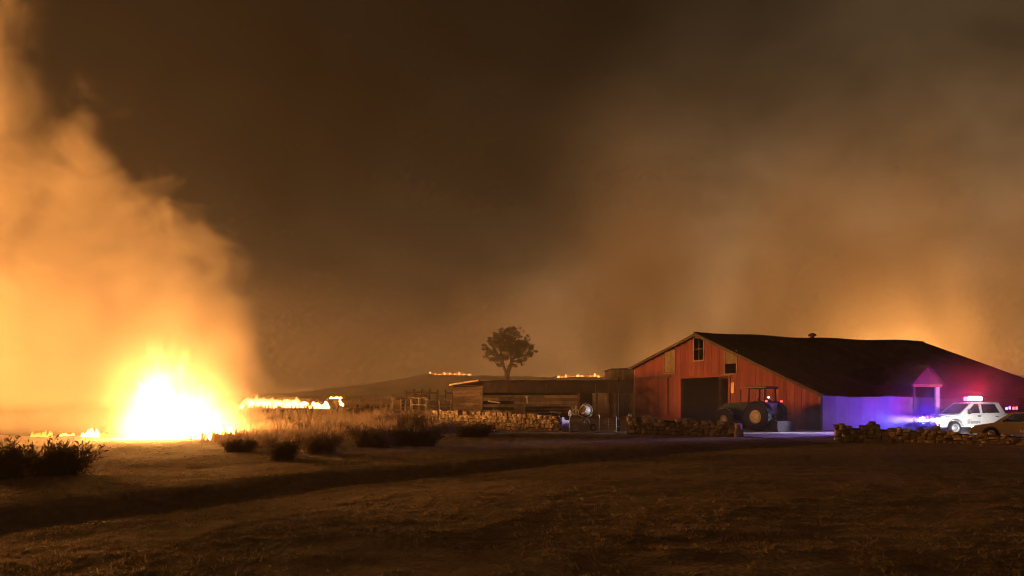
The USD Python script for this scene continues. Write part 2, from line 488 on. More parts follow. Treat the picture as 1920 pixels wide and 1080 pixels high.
# window frames, shutters, the sliding door and its track
for k, (a, b, z0, z1) in enumerate(wins):
    f = [slab(a - .09, a, z0 - .09, z0 - .09, z1 + .09, z1 + .09, -.05, .05), slab(b, b + .09, z0 - .09, z0 - .09, z1 + .09, z1 + .09, -.05, .05),
         slab(a, b, z1, z1, z1 + .09, z1 + .09, -.045, .05), slab(a, b, z0 - .09, z0 - .09, z0, z0, -.06, .05)]
    w = part(BASE, "window", local(BASE, trimesh.util.concatenate(f)), grey_wood[1])
    if k == 0:
        for i in range(4):
            wpart(w, "shutter_board", slab(a + (b - a) * i / 4 + .008, a + (b - a) * (i + 1) / 4 - .008, z0 + .02, z0 + .02, z1 - .02, z1 - .02, -.01 - .004 * i, .02), shutter_mat, top=BASE)
    if k == 1:
        wpart(w, "mullion", [slab((a + b) / 2 - .03, (a + b) / 2 + .03, z0, z0, z1, z1, -.02, .03), slab(a, b, (z0 + z1) / 2 - .03, (z0 + z1) / 2 - .03, (z0 + z1) / 2 + .03, (z0 + z1) / 2 + .03, -.017, .027)], dark_wood, top=BASE)
    if k == 2:
        for i in range(4):
            wpart(w, "shutter_board", slab(a + (b - a) * i / 4 + .008, a + (b - a) * (i + 1) / 4 - .008, z0 + (z1 - z0) * .44, z0 + (z1 - z0) * .44, z1 - .02, z1 - .02, -.01 - .004 * i, .02), shutter_mat, top=BASE)
ta, tb = px_t(1201), px_t(1254)
dz = z_at(707, (ta + tb) / 2)
sd = part(BASE, "sliding_door", local(BASE, trimesh.util.concatenate([slab(ta, tb, 3.0, 3.0, 3.14, 3.14, -.115, -.085), slab(ta, ta + .14, 1.1, 1.1, dz - .1, dz - .1, -.12, -.085), slab(tb - .14, tb, 1.1, 1.1, dz - .1, dz - .1, -.12, -.085), slab(ta + .14, tb - .14, 1.1, 1.1, 1.25, 1.25, -.115, -.085)])), red_paint[1])
nb = 11
for i in range(nb):
    a, b = ta + (tb - ta) * i / nb, ta + (tb - ta) * (i + 1) / nb
    wpart(sd, "board", slab(a + .007, b - .007, 1.05, 1.05, dz - .1, dz - .1, -.08 - rnd.uniform(0, .006), -.04), rnd.choice(red_paint), top=BASE)
wpart(BASE, "door_track", slab(ta - .2, tb + .3, dz - .06, dz - .06, dz + .06, dz + .06, -.14, -.02), dark_wood)
wpart(BASE, "door_header", slab(door[0] - .2, door[1] + .2, 3.84, 3.84, 4.0, 4.0, -.05, .12), red_paint[1])
for tt in (door[0], door[1]):
    wpart(BASE, "door_post", slab(tt - .10, tt + .10, .4, .4, 3.84, 3.84, -.06, .12), red_paint[2])
rs = px_t(1374.5)
wpart(BASE, "rusty_plate", slab(rs - .16, rs + .16, z_at(737, rs), z_at(737, rs), z_at(718, rs), z_at(716, rs), -.055, -.03), plain("rusty_orange_plate", (.42, .20, .08), .6, var=.4, scale=9), "rusty orange metal plate beside the doorway")
# inside: earth floor, posts, bales, a loft
fl = drape(sg.Polygon([tuple((P0 + U * s + V * t)) for s, t in ((-.4, TL), (LU, TL), (LU, TR), (-.4, TR))]), .055, 1.0)
wpart(BASE, "earth_floor", fl, dirt_mat)
for s in (4, 8.5, 13, 17.5):
    for t in (-2.6, 3.8):
        wpart(BASE, "inner_post", bar(B(s, t, .3), B(s, t, roof_z(t, s) - .25), .2), grey_wood[1])
    wpart(BASE, "tie_beam", bar(B(s, -2.6, 3.95), B(s, 3.8, 3.95), .18), grey_wood[1])
# roof sheets
cols, rows = 24, 4
for c in range(cols):
    s0, s1 = -.38 + (LU + .76) * c / cols, -.38 + (LU + .76) * (c + 1) / cols
    for r in range(rows):
        t0, t1 = (TR + .42) * r / rows, (TR + .42) * (r + 1) / rows + .12
        e = rnd.uniform(-.06, .10) if c == 0 else 0
        lift = .012 * (rows - r) + .016 * (c % 2) + rnd.uniform(0, .012)
        q = [B(s0 - e, t0, roof_z(t0, s0) + lift), B(s1 + .05, t0, roof_z(t0, s1) + lift), B(s1 + .05, t1, roof_z(t1, s1) + lift), B(s0 - e, t1, roof_z(t1, s0) + lift)]
        wpart(BASE, "roof_sheet", hexa(q + [p - (0, 0, .05) for p in q]), rnd.choice(roof_mat))
    for r in range(2):
        t0, t1 = (TL - .4) * r / 2, (TL - .4) * (r + 1) / 2 - .1
        lift = .012 * (2 - r) + .016 * (c % 2)
        q = [B(s0, t0, roof_z(t0, s0) + lift), B(s1 + .05, t0, roof_z(t0, s1) + lift), B(s1 + .05, t1, roof_z(t1, s1) + lift), B(s0, t1, roof_z(t1, s0) + lift)]
        wpart(BASE, "roof_sheet", hexa(q + [p - (0, 0, .05) for p in q]), rnd.choice(roof_mat))
wpart(BASE, "ridge_cap", tube([B(s, 0, roof_z(0, s) + .05) for s in np.linspace(-.4, LU + .4, 16)], .10, 6), roof_mat[0])
for t in np.linspace(TL, TR, 16):
    if abs(t) > .3:
        wpart(BASE, "rafter", bar(B(-.3, t, roof_z(t) - .14), B(.4, t, roof_z(t) - .14), .07, .12), dark_wood)
for a, b in ((TL - .35, 0), (0, TR + .4)):
    wpart(BASE, "verge_board", bar(B(-.36, a, roof_z(a) - .09), B(-.36, b, roof_z(b) - .09), .04, .16), dark_wood)
# the vent on the ridge
vs = 9.6
for _ in range(40):
    p = B(vs, 0, 7.1)
    vs += (1523 - (960 + FPX * p[0] / p[1])) * .02
vt = wpart(BASE, "roof_vent", lathe([(0, 0), (.16, 0), (.16, .22), (.33, .24), (.30, .36), (.12, .46), (0, .47)], 12).apply_translation(B(vs, 0, roof_z(0, vs) + .04)), roof_mat[0])
# side wall of pale sheets, towards the camera


def px_s(px, t):
    k = (px - 960) / FPX
    q = P0 + V * t
    return (k * q[1] - q[0]) / (U[0] - k * U[1])


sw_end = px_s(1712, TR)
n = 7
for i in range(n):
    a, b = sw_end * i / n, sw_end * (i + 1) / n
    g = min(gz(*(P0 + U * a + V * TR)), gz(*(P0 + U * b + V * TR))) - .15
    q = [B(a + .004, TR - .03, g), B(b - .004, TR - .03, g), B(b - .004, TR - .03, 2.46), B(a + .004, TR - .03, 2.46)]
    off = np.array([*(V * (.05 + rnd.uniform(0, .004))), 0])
    wpart(BASE, "wall_panel", hexa([p + off for p in q] + q), blue_lit_wall, "pale wall panel, blue lamp light tinted into its paint" if i == 0 else None)
q0, q1 = B(-.02, TR + .02, .2), B(-.02, TR + .02, 2.5)
wpart(BASE, "corner_board", bar(q0, q1, .14), grey_wood[1])
nb2 = 40
s_l, s_r = sw_end, LU - .2
for i in range(nb2):
    a, b = s_l + (s_r - s_l) * i / nb2, s_l + (s_r - s_l) * (i + 1) / nb2
    g = gz(*(P0 + U * a + V * TR)) - .15
    q = [B(a + .006, TR - .06, g), B(b - .006, TR - .06, g), B(b - .006, TR - .06, 2.46), B(a + .006, TR - .06, 2.46)]
    off = np.array([*(V * (.04 + rnd.uniform(0, .015))), 0])
    wpart(BASE, "side_board", hexa([p + off for p in q] + q), rnd.choice(grey_wood))
# porch: a small cross gable on posts
pt = TR + 1.15
pc, pl, pr = px_s(1737, pt), px_s(1711, pt), px_s(1765, pt)
hw = (pr - pl) / 2
pk = EYE + (HOR - 684) / FPX * (P0 + U * pc + V * pt)[1]
pe = EYE + (HOR - 717) / FPX * (P0 + U * pc + V * pt)[1]
tb_ = TR * (RZ - pk) / (RZ - EZR)
te_ = TR * (RZ - pe) / (RZ - EZR)
for sgn in (-1, 1):
    q = [B(pc, pt + .2, pk), B(pc + sgn * (hw + .15), pt + .2, pe - .07), B(pc + sgn * (hw + .15), te_ - .2, pe - .05), B(pc, tb_ - .3, pk)]
    wpart(BASE, "porch_roof", hexa(q + [p - (0, 0, .06) for p in q]), roof_mat[1])
ng = 6
for i in range(ng):
    a, b = -hw + 2 * hw * i / ng, -hw + 2 * hw * (i + 1) / ng
    za, zb = pk - (pk - pe) * abs(a) / hw - .09, pk - (pk - pe) * abs(b) / hw - .09
    q = [B(pc + a + .004, pt, pe - .1), B(pc + b - .004, pt, pe - .1), B(pc + b - .004, pt, max(zb, pe - .09)), B(pc + a + .004, pt, max(za, pe - .09))]
    off = np.array([*(V * .04), 0])
    wpart(BASE, "porch_gable_board", hexa([p + off for p in q] + q), slate_wood)
wpart(BASE, "porch_beam", bar(B(pl, pt, pe - .2), B(pr, pt, pe - .2), .14, .18), grey_wood[2])
for s_, w_, m_ in ((px_s(1757, pt), .22, white_wall), (px_s(1714, pt), .12, grey_wood[1])):
    g = gz(*(P0 + U * s_ + V * pt))
    wpart(BASE, "porch_post", bar(B(s_, pt, g - .1), B(s_, pt, pe - .28), w_), m_)
ds = px_s(1733, TR)
g = gz(*(P0 + U * ds + V * TR))
dq = [B(ds - .5, TR + .02, g), B(ds + .5, TR + .02, g), B(ds + .5, TR + .02, g + 2.0), B(ds - .5, TR + .02, g + 2.0)]
off = np.array([*(V * .05), 0])
dd = wpart(BASE, "door", hexa([p + off for p in dq] + dq), dark_wood)
hp = (dq[1] + dq[2]) / 2 + np.array([*(-U * .1 + V * .08), 0])
wpart(dd, "handle", trimesh.creation.icosphere(1, .04).apply_translation(hp), grey_wood[2], top=BASE)
for k in range(4):
    s_ = px_s(1785 + 22 * k, TR + .15)
    g = gz(*(P0 + U * s_ + V * TR))
    wq = [B(s_ - .3, TR + .0, g + .9), B(s_ + .3, TR + .0, g + .9), B(s_ + .3, TR + .0, g + 1.6), B(s_ - .3, TR + .0, g + 1.6)]
    if k in (0, 2):
        wpart(BASE, "wall_hatch", hexa([p + np.array([*(V * .05), 0]) for p in wq] + wq), grey_wood[2])

# ------------------------------------------------------------------ sheds left of the barn
def plank_rows(T, a, b, z_of, z1, row, length, mats, th=.03, gap=.012, name="plank", skip=0.0, nrm=None):
    """Horizontal planks along a line in plan from a to b, butted end to end in rows."""
    a, b = np.array(a, float), np.array(b, float)
    L = np.linalg.norm(b - a)
    d = (b - a) / L
    nrm = np.array([d[1], -d[0]]) if nrm is None else nrm
    z, k = z_of, 0
    while z + row <= z1 + 1e-6:
        x = -(k % 2) * length * .5
        while x < L:
            x0, x1 = max(x, 0), min(x + length, L)
            x += length
            if x1 - x0 < .15 or rnd.random() < skip:
                continue
            o = rnd.uniform(0, .015)
            p0, p1 = a + d * (x0 + .005), a + d * (x1 - .005)
            t0, t1 = rnd.uniform(-.01, .01), rnd.uniform(-.01, .01)
            q = [(*p0, z + t0), (*p1, z + t1), (*p1, z + row - gap + t1), (*p0, z + row - gap + t0)]
            f = np.array([*(nrm * (th + o)), 0])
            wpart(T, name, hexa([np.array(c) + f for c in q] + q), rnd.choice(mats))
        z += row
        k += 1


A_, Bn, Cn = W(850, 770, 67)[:2], W(906, 770, 62)[:2], W(1187, 770, 62.5)[:2]
zt_f = EYE + (HOR - 713) / FPX * 62
zt_b = EYE + (HOR - 721) / FPX * 67
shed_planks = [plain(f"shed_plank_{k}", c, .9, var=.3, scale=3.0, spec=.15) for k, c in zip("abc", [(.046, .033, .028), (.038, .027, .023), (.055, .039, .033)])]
T = thing("open_shed", "long low plank shed with flat dark roof, left of the barn under the tree", "shed", (Bn[0], Bn[1], 1.1))
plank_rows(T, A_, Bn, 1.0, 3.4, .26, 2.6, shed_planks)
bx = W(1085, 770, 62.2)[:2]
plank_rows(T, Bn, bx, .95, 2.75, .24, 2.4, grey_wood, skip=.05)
D_ = A_ + (Cn - Bn)
back = [(*(D_), 1.0), (*A_, 1.0), (*A_, zt_b - .1), (*D_, zt_b - .1)]
wpart(T, "back_wall", hexa(back + [np.array(c) + (0, .1, 0) for c in back]), dark_wood)
fas = [(*(Bn + [0, -.02]), 2.8), (*(Cn + [0, -.02]), 2.8), (*(Cn + [0, -.02]), zt_f - .06), (*(Bn + [0, -.02]), zt_f - .06)]
nf = 12
for i in range(nf):
    a, b = Bn + (Cn - Bn) * i / nf, Bn + (Cn - Bn) * (i + 1) / nf
    o = rnd.uniform(0, .02)
    q = [(a[0] + .008, a[1] - o, 2.78), (b[0] - .008, b[1] - o, 2.78), (b[0] - .008, b[1] - o, zt_f - .08), (a[0] + .008, a[1] - o, zt_f - .08)]
    wpart(T, "fascia_sheet", hexa([np.array(c) - (0, .03, 0) for c in q] + q), rnd.choice(roof_mat))
for i in range(nf):
    a, b = (Bn + (Cn - Bn) * (i - .02) / nf), (Bn + (Cn - Bn) * (i + 1) / nf)
    c, d = (A_ + (D_ - A_) * (i - .02) / nf), (A_ + (D_ - A_) * (i + 1) / nf)
    l = .01 * (i % 2)
    q = [(a[0] - .3, a[1] - .3, zt_f + l), (b[0] - .3, b[1] - .3, zt_f + l), (d[0] - .3, d[1] + .2, zt_b + l), (c[0] - .3, c[1] + .2, zt_b + l)]
    wpart(T, "roof_sheet", hexa(q + [np.array(k) - (0, 0, .07) for k in q]), grey_wood[0] if i == 0 else rnd.choice(roof_mat))
wpart(T, "verge_board", bar((*(A_ + [-.36, .2]), zt_b - .02), (*(Bn + [-.36, -.3]), zt_f - .02), .05, .14), grey_wood[2])
for i in range(4):
    p = bx + (Cn - bx) * i / 3
    wpart(T, "post", bar((*p, .9), (*p, 2.8), .16), grey_wood[1])

T = thing("tall_shed", "narrow tall dark shed wedged between the low shed and barn", "shed", (*W(1167, 770, 68)[:2], 1.1))
a, b = W(1146, 770, 66.5)[:2], W(1189, 770, 66.5)[:2]
zt = EYE + (HOR - 693) / FPX * 66.5
for i in range(9):
    p0, p1 = a + (b - a) * i / 9, a + (b - a) * (i + 1) / 9
    q = [(p0[0] + .005, p0[1], 1.0), (p1[0] - .005, p1[1], 1.0), (p1[0] - .005, p1[1], zt), (p0[0] + .005, p0[1], zt)]
    wpart(T, "board", hexa([np.array(c) - (0, .03 + rnd.uniform(0, .01), 0) for c in q] + q), rnd.choice(grey_wood))
wpart(T, "side_wall", [box(a[0], a[0] + .06, 66.52, 71, 1.0, zt - .02), box(b[0] - .06, b[0], 66.52, 71, 1.0, zt - .02), box(a[0] + .06, b[0] - .06, 70.9, 71, 1.0, zt - .02)], dark_wood)
wpart(T, "roof", hexa([(a[0] - .2, 66.2, zt), (b[0] + .1, 66.2, zt + .12), (b[0] + .1, 71.2, zt + .12), (a[0] - .2, 71.2, zt), (a[0] - .2, 66.2, zt + .06), (b[0] + .1, 66.2, zt + .18), (b[0] + .1, 71.2, zt + .18), (a[0] - .2, 71.2, zt + .06)]), grey_wood[0])

pen_wood = [plain(f"pen_wood_{k}", c, .9, var=.3, scale=3.0, spec=.15) for k, c in zip("ab", [(.095, .080, .085), (.075, .064, .068)])]
# plank pen in front of the shed
a, b = W(984, 770, 50.6)[:2], W(1069, 770, 53.6)[:2]
T = thing("plank_pen", "plank fence panel in front of the low shed, glowing violet", "fence", (a[0], a[1], gz(*a)))
for i in range(3):
    p = a + (b - a) * i / 2
    wpart(T, "post", bar((p[0], p[1] + .08, gz(*p) - .2), (p[0], p[1] + .08, gz(*p) + 1.42), .13), grey_wood[2])
g0 = min(gz(*a), gz(*b))
plank_rows(T, a, b, g0 + .10, g0 + 1.34, .20, 1.6, pen_wood, gap=.05)
# loose pale planks
for (x0, y0, x1, y1, Y, lab) in ((915, 752, 937, 755, 60, "short pale plank leaning low on the shed wall"), (1031, 772, 1053, 774, 49, "pale plank lying on trestles just behind the stone wall"), (987, 742, 989, 757, 50.4, "thin pale upright lath at the pen's left end")):
    p, q = W(x0, y0, Y), W(x1, y1, Y)
    solo("loose_plank", bar(p, q, .05, .11), white_wall, lab, "plank")
for px in (1034, 1050):
    p = W(px, 774, 49)
    gg = gz(p[0], p[1])
    T = thing("trestle", "left trestle carrying the pale plank" if px == 1034 else "right trestle carrying the pale plank", "trestle", (p[0], p[1], gg))
    top = p[2] - .10
    for dx in (-.2, .2):
        wpart(T, "leg", bar((p[0] + dx, p[1] - .1, gg), (p[0], p[1], top), .05), grey_wood[1])
    wpart(T, "beam", bar((p[0], p[1] - .25, top), (p[0], p[1] + .25, top), .07), grey_wood[1])

# ------------------------------------------------------------------ stone walls
stone_mats = [plain(f"field_stone_{k}", c, .92, var=.3, scale=7.0, bump=.01, spec=.15) for k, c in zip("abcd", [(.33, .255, .185), (.26, .20, .145), (.38, .30, .22), (.21, .16, .12)])]
core_mat = plain("wall_core_earth", (.07, .05, .035), .95, var=.3, scale=4.0, spec=.1)


def stone(c, sx, sy, sz, d, seed):
    r = np.random.default_rng(seed)
    v = np.array([(x, y, z) for x in (-1, 1) for y in (-1, 1) for z in (-1, 1)], float) * r.uniform(.72, 1.0, (8, 3))
    v = np.vstack([v, [(1.08, 0, 0), (-1.08, 0, 0), (0, -1.12, 0), (0, 0, 1.08)] * r.uniform(.9, 1.05, (4, 3))])
    m = trimesh.convex.convex_hull(v * (sx / 2, sy / 2, sz / 2))
    a = math.atan2(d[1], d[0]) + r.uniform(-.12, .12)
    m.apply_transform(trimesh.transformations.rotation_matrix(a, [0, 0, 1]))
    m.apply_translation(c)
    return m


def stone_wall(label, pts, tops, courses, size=.27, th=.42, extra=(), group=None, jag=.5):
    pts = [np.array(p, float) for p in pts]
    T = thing("stone_wall", label, "stone wall", (*pts[0], gz(*pts[0])), group=group)
    seg = [np.linalg.norm(b - a) for a, b in zip(pts[:-1], pts[1:])]
    L = sum(seg)

    def at(x):
        for (a, b), l in zip(zip(pts[:-1], pts[1:]), seg):
            if x <= l + 1e-9:
                return a + (b - a) * x / l, (b - a) / l
            x -= l
        return pts[-1], (pts[-1] - pts[-2]) / seg[-1]

    N = 24
    for i in range(N):
        (p, d), (q_, _) = at(L * i / N), at(L * (i + 1) / N - 1e-6)
        h = np.interp((i + .5) / N, np.linspace(0, 1, len(tops)), tops)
        n_ = np.array([-d[1], d[0]]) * th * .28
        g = min(gz(*p), gz(*q_)) - .3
        q = [(*(p - n_), g), (*(q_ - n_), g), (*(q_ - n_), g + .3 + h * .86), (*(p - n_), g + .3 + h * .86), (*(p + n_), g), (*(q_ + n_), g), (*(q_ + n_), g + .3 + h * .86), (*(p + n_), g + .3 + h * .86)]
        if i == 0:
            cores = []
        cores.append(hexa(q))
    wpart(T, "rubble_core", cores, core_mat)
    for c in range(courses):
        x = rnd.uniform(-.1, .05)
        while x < L:
            l = size * rnd.uniform(.7, 1.45)
            p, d = at(min(max(x + l / 2, 0), L))
            h = np.interp(min(max((x + l / 2) / L, 0), 1), np.linspace(0, 1, len(tops)), tops)
            ch = h / courses
            z = gz(*p) + ch * (c + .5) + rnd.uniform(-.02, .02)
            hh = ch * rnd.uniform(.95, 1.25)
            if c == courses - 1:
                if rnd.random() < .12 * jag * 2:
                    x += l
                    continue
                hh *= rnd.uniform(.8, 1.0 + jag)
            off = np.array([d[1], -d[0]]) * rnd.uniform(-.03, .05)
            wpart(T, "stone", stone((*(p + off), z), l * 1.04, th * rnd.uniform(.85, 1.1), hh, d, rnd.randrange(1 << 30)), rnd.choice(stone_mats))
            x += l
    for (x, z, s) in extra:
        p, d = at(x)
        wpart(T, "stone", stone((*p, gz(*p) + z), s, s * .8, s * .9, d, rnd.randrange(1 << 30)), rnd.choice(stone_mats))
    return T


stone_wall("fire lit dry stone wall left of the white gate, behind the bushes", [W(814, 0, 49.0)[:2], W(930, 0, 46.5)[:2], W(1047, 0, 44.6)[:2]], [1.06, 1.02, .86], 5, .25)
stone_wall("dark dry stone wall between the wire fence and the tractor", [W(1176, 0, 43.6)[:2], W(1280, 0, 43.2)[:2], W(1374, 0, 42.6)[:2]], [.92, .93, .78], 4, .30, extra=((5.9, .2, .36), (5.9, .48, .34)))
stone_wall("rough low stone wall right of the driveway, in front of the white pickup", [W(1566, 0, 40.2)[:2], W(1660, 0, 39.6)[:2], W(1780, 0, 38.2)[:2], W(1960, 0, 36.0)[:2]], [.84, .80, .62, .46, .40], 4, .32, extra=((1.75, .92, .34), (1.62, .85, .3), (4.6, .74, .3), (8.2, .66, .34), (9.0, .62, .26), (9.5, .68, .28)), jag=.8)
# two stones at the driveway's mouth, violet lamplight tinted into their colour
p = W(1384, 0, 42.4)
T = thing("gate_stones", "two boulders stacked at the driveway mouth, violet lamplight in their colour, end of the dark wall", "boulder", (p[0], p[1], gz(p[0], p[1])))
lit_stone = plain("violet_lit_stone", (.50, .38, .36), .9, var=.2, scale=6.0, spec=.2)
wpart(T, "lower_boulder", stone((p[0] + .02, p[1], gz(p[0], p[1]) + .18), .48, .4, .46, (1, 0), 5), lit_stone)
wpart(T, "upper_boulder", stone((p[0], p[1], gz(p[0], p[1]) + .54), .36, .36, .40, (1, .2), 6), lit_stone)

# ------------------------------------------------------------------ gate, machine, wire fence, pole
pale = plain("pale_painted_metal", (.62, .60, .58), .55, var=.2, scale=6.0)
steel = plain("galvanised_steel", (.42, .42, .43), .45, metal=.6, var=.2, scale=8.0)
mouth_shade = plain("inside_shade", (.06, .052, .048), .8, var=.2)
black_rubber = plain("black_rubber", (.014, .014, .015), .9, var=.2, scale=10, spec=.12)
a, b = W(1048, 0, 44.5)[:2], W(1067, 0, 45.0)[:2]
ga = gz(*a)
T = thing("board_gate", "short white upright board gate at the stone wall's right end", "gate", (*a, ga))
dg = (b - a) / np.linalg.norm(b - a)
for i in range(4):
    p0, p1 = a + (b - a) * (i + .03) / 4, a + (b - a) * (i + .97) / 4
    h = [.78, .80, .66, .64][i]
    off = np.array([dg[1], -dg[0]]) * (.02 + .008 * (i % 2))
    q = [(*(p0 + off), ga - .05), (*(p1 + off), ga - .05), (*(p1 + off), ga + h), (*(p0 + off), ga + h)]
    wpart(T, "gate_board", hexa(q + [(x_ - off[0] * 1.4, y_ - off[1] * 1.4, z_) for x_, y_, z_ in q]), white_wall)
for z_ in (.16, .54):
    o_ = np.array([-dg[1], dg[0]]) * .035
    wpart(T, "gate_rail", bar((*(a + o_), ga + z_), (*(b + o_), ga + z_), .04, .08), white_wall)
p = W(1068.5, 0, 44.4)
gp = gz(p[0], p[1])
T = thing("gate_post", "bright white round topped gate post beside the machine", "post", (p[0], p[1], gp))
zt = EYE + (HOR - 769) / FPX * 44.4
wpart(T, "shaft", rod((p[0], p[1], gp - .1), (p[0], p[1], zt - .3), .052, .05, 10), white_wall)
wpart(T, "cap", lathe([(0, 0), (.075, 0), (.085, .1), (.08, .22), (.05, .30), (0, .33)], 12).apply_translation((p[0], p[1], zt - .32)), white_wall)
# the machine
c = W(1098, 769, 45.6)
gm = gz(c[0], c[1])
T = thing("drum_machine", "pale round drum machine on a tube stand behind the wire fence", "machine", (c[0], c[1], gm))
drum = lathe([(0, -.30), (.16, -.30), (.29, -.12), (.31, .05), (.24, .26), (.22, .27), (.20, .20), (.26, .04), (0, -.2)], 20, "y")
drum.apply_transform(trimesh.transformations.rotation_matrix(math.radians(180), [0, 0, 1]))
drum.apply_transform(trimesh.transformations.rotation_matrix(math.radians(-42), [0, 0, 1]))
drum.apply_transform(trimesh.transformations.rotation_matrix(math.radians(-18), [1, 0, 0]))
wpart(T, "drum", drum.apply_translation(c), pale, smooth=40)
mouth = lathe([(0, .19), (.20, .19), (.205, .22), (0, .215)], 20, "y")  # dark disc drawn in place of the shade inside the drum
for a_, ax in ((180, [0, 0, 1]), (-42, [0, 0, 1]), (-18, [1, 0, 0])):
    mouth.apply_transform(trimesh.transformations.rotation_matrix(math.radians(a_), ax))
wpart(T, "drum_mouth", mouth.apply_translation(c), mouth_shade)
ang = np.linspace(-.9, 2.2, 14)
wpart(T, "ring_guard", tube([c + np.array([.36 * math.cos(t), -.12, .36 * math.sin(t)]) for t in ang], .03, 6), pale)
wpart(T, "yoke", tube([c + np.array([-.42, 0, 0]), c + np.array([-.40, 0, -.28]), c + np.array([0, 0, -.46]), c + np.array([.36, 0, -.30]), c + np.array([.38, 0, .0])], .035, 6), pale)
for dx, dy in ((-.46, -.25), (.02, -.35), (.42, .25), (-.35, .35)):
    wpart(T, "leg", rod(c + np.array([dx * .2, 0, -.44]), (c[0] + dx, c[1] + dy, gm - .02), .032, n=6), steel)
wpart(T, "motor_box", tm(rbox(.34, .30, .32, .05)).apply_translation((c[0] - .48, c[1] + .05, gm + .42)), pale, smooth=40)
wpart(T, "motor_box", tm(rbox(.26, .30, .34, .05)).apply_translation((c[0] - .18, c[1] + .08, gm + .45)), pale, smooth=40)
wpart(T, "hand_wheel", trimesh.creation.torus(.17, .022, 16, 6).apply_transform(trimesh.transformations.rotation_matrix(math.pi / 2, [1, 0, 0])).apply_translation(c + np.array([-.58, -.05, -.1])), pale)
wpart(T, "spindle", [rod(c + np.array([-.60, -.05, -.1]), c + np.array([-.40, 0, -.02]), .02, n=6), rod(c + np.array([-.55, .0, .25]), c + np.array([-.55, .0, -.3]), .035, n=6)], pale)
wheel_c = np.array([c[0] + .44, c[1] - .1, gm + .2])
wpart(T, "stand_wheel", trimesh.creation.torus(.16, .04, 16, 8).apply_transform(trimesh.transformations.rotation_matrix(math.pi / 2, [1, 0, 0])).apply_translation(wheel_c), black_rubber)
wpart(T, "wheel_spokes", [rod(wheel_c + .15 * np.array([math.cos(t), 0, math.sin(t)]), wheel_c - .15 * np.array([math.cos(t), 0, math.sin(t)]), .012, n=5) for t in (0, 1.05, 2.1)], steel)
# pole
p = W(1160, 0, 44.8)
gp = gz(p[0], p[1])
zt = EYE + (HOR - 706) / FPX * 44.8
T = thing("tall_pole", "tall thin dark pole strapped to a timber post by the wire fence", "pole", (p[0], p[1], gp))
wpart(T, "timber_post", bar((p[0], p[1] + .10, gp - .2), (p[0], p[1] + .10, gp + .92), .15), dark_wood)
wpart(T, "thin_pole", tube([(p[0], p[1], gp - .1), (p[0] - .01, p[1], gp + 1.6), (p[0] - .02, p[1], zt - .1), (p[0] + .05, p[1], zt)], .025, 7), dark_wood)
wpart(T, "strap", [box(p[0] - .085, p[0] + .085, p[1] - .035, p[1] + .18, gp + z, gp + z + .04) for z in (.3, .75)], steel)
# wire fence
a, b = W(1070, 0, 44.5)[:2], W(1158, 0, 44.7)[:2]
T = thing("wire_fence", "low wire mesh fence on thin posts between white post and pole", "fence", (*a, gz(*a)))
for f, h in ((.33, .85), (.61, .98), (.8, .8), (.97, .9)):
    p = a + (b - a) * f
    wpart(T, "fence_post", rod((*p, gz(*p) - .1), (*p, gz(*p) + h), .028 if f == .61 else .018, n=6), steel)
for k in range(5):
    wpart(T, "wire", tube([(*(a + (b - a) * f), gz(*(a + (b - a) * f)) + .12 + .17 * k) for f in np.linspace(0, 1, 9)], .006, 4), steel)
wpart(T, "mesh_wire", [rod((*(a + (b - a) * f), gz(*(a + (b - a) * f)) + .05), (*(a + (b - a) * f), gz(*(a + (b - a) * f)) + .8), .004, n=3) for f in np.linspace(.04, .96, 26)], steel, kind="stuff")
# bucket-like cap on the dark wall's left end
p = W(1181, 0, 44.2)
solo("pale_block", stone((p[0], p[1], gz(p[0], p[1]) + .98), .17, .17, .22, (1, 0), 77), white_wall, "small pale stone block on the dark wall's left end", "block")

# ------------------------------------------------------------------ corral of pipe panels
pipe = plain("pale_pipe", (.24, .19, .145), .6, var=.2, scale=6.0)


def pipe_panel(label, x0, x1, Y0, Y1, h, rails, group=None):
    a, b = W(x0, 0, Y0)[:2], W(x1, 0, Y1)[:2]
    T = thing("pipe_panel", label, "fence panel", (*a, gz(*a)), group=group)
    g0, g1 = gz(*a), gz(*b)
    for k in range(rails):
        f = .18 + (h - .18) * k / (rails - 1)
        wpart(T, "rail", rod((*a, g0 + f), (*b, g1 + f), .035, n=6), pipe)
    for f in (0, .5, 1):
        p = a + (b - a) * f
        g = g0 + (g1 - g0) * f
        wpart(T, "upright", rod((*p, g - .05), (*p, g + h + (.05 if f != .5 else 0)), .04, n=6), pipe)


pipe_panel("leftmost pale pipe corral panel beside the dark box", 752, 770, 66, 66.3, 1.15, 4)
pipe_panel("middle pale pipe corral panel left of the low shed", 773, 799, 65.5, 64.8, 1.3, 3)
pipe_panel("pale pipe corral panel next to the low shed's lit wall", 801, 846, 64.8, 65.2, 1.15, 3)
a, b = W(762, 0, 72)[:2], W(850, 0, 71)[:2]
T = thing("post_fence", "tall post fence with a few pale boards, behind the pipe panels", "fence", (*a, gz(*a)))
for i in range(7):
    p = a + (b - a) * i / 6
    wpart(T, "post", bar((*p, gz(*p) - .2), (*p, gz(*p) + rnd.uniform(1.75, 1.95)), .13), dark_wood)
for i in range(6):
    p, q = a + (b - a) * (i + .1) / 6, a + (b - a) * (i + .9) / 6
    for k in range(2):
        if rnd.random() < .8:
            z = gz(*p) + 1.25 + .28 * k
            wpart(T, "board", bar((p[0], p[1] - .08, z), (q[0], q[1] - .08, z + rnd.uniform(-.05, .05)), .03, .2), rnd.choice(shed_planks))
p = W(748, 0, 68)
T = thing("feed_box", "dark timber feed box at the left end of the corral", "box", (p[0], p[1], gz(p[0], p[1])))
g = gz(p[0], p[1])
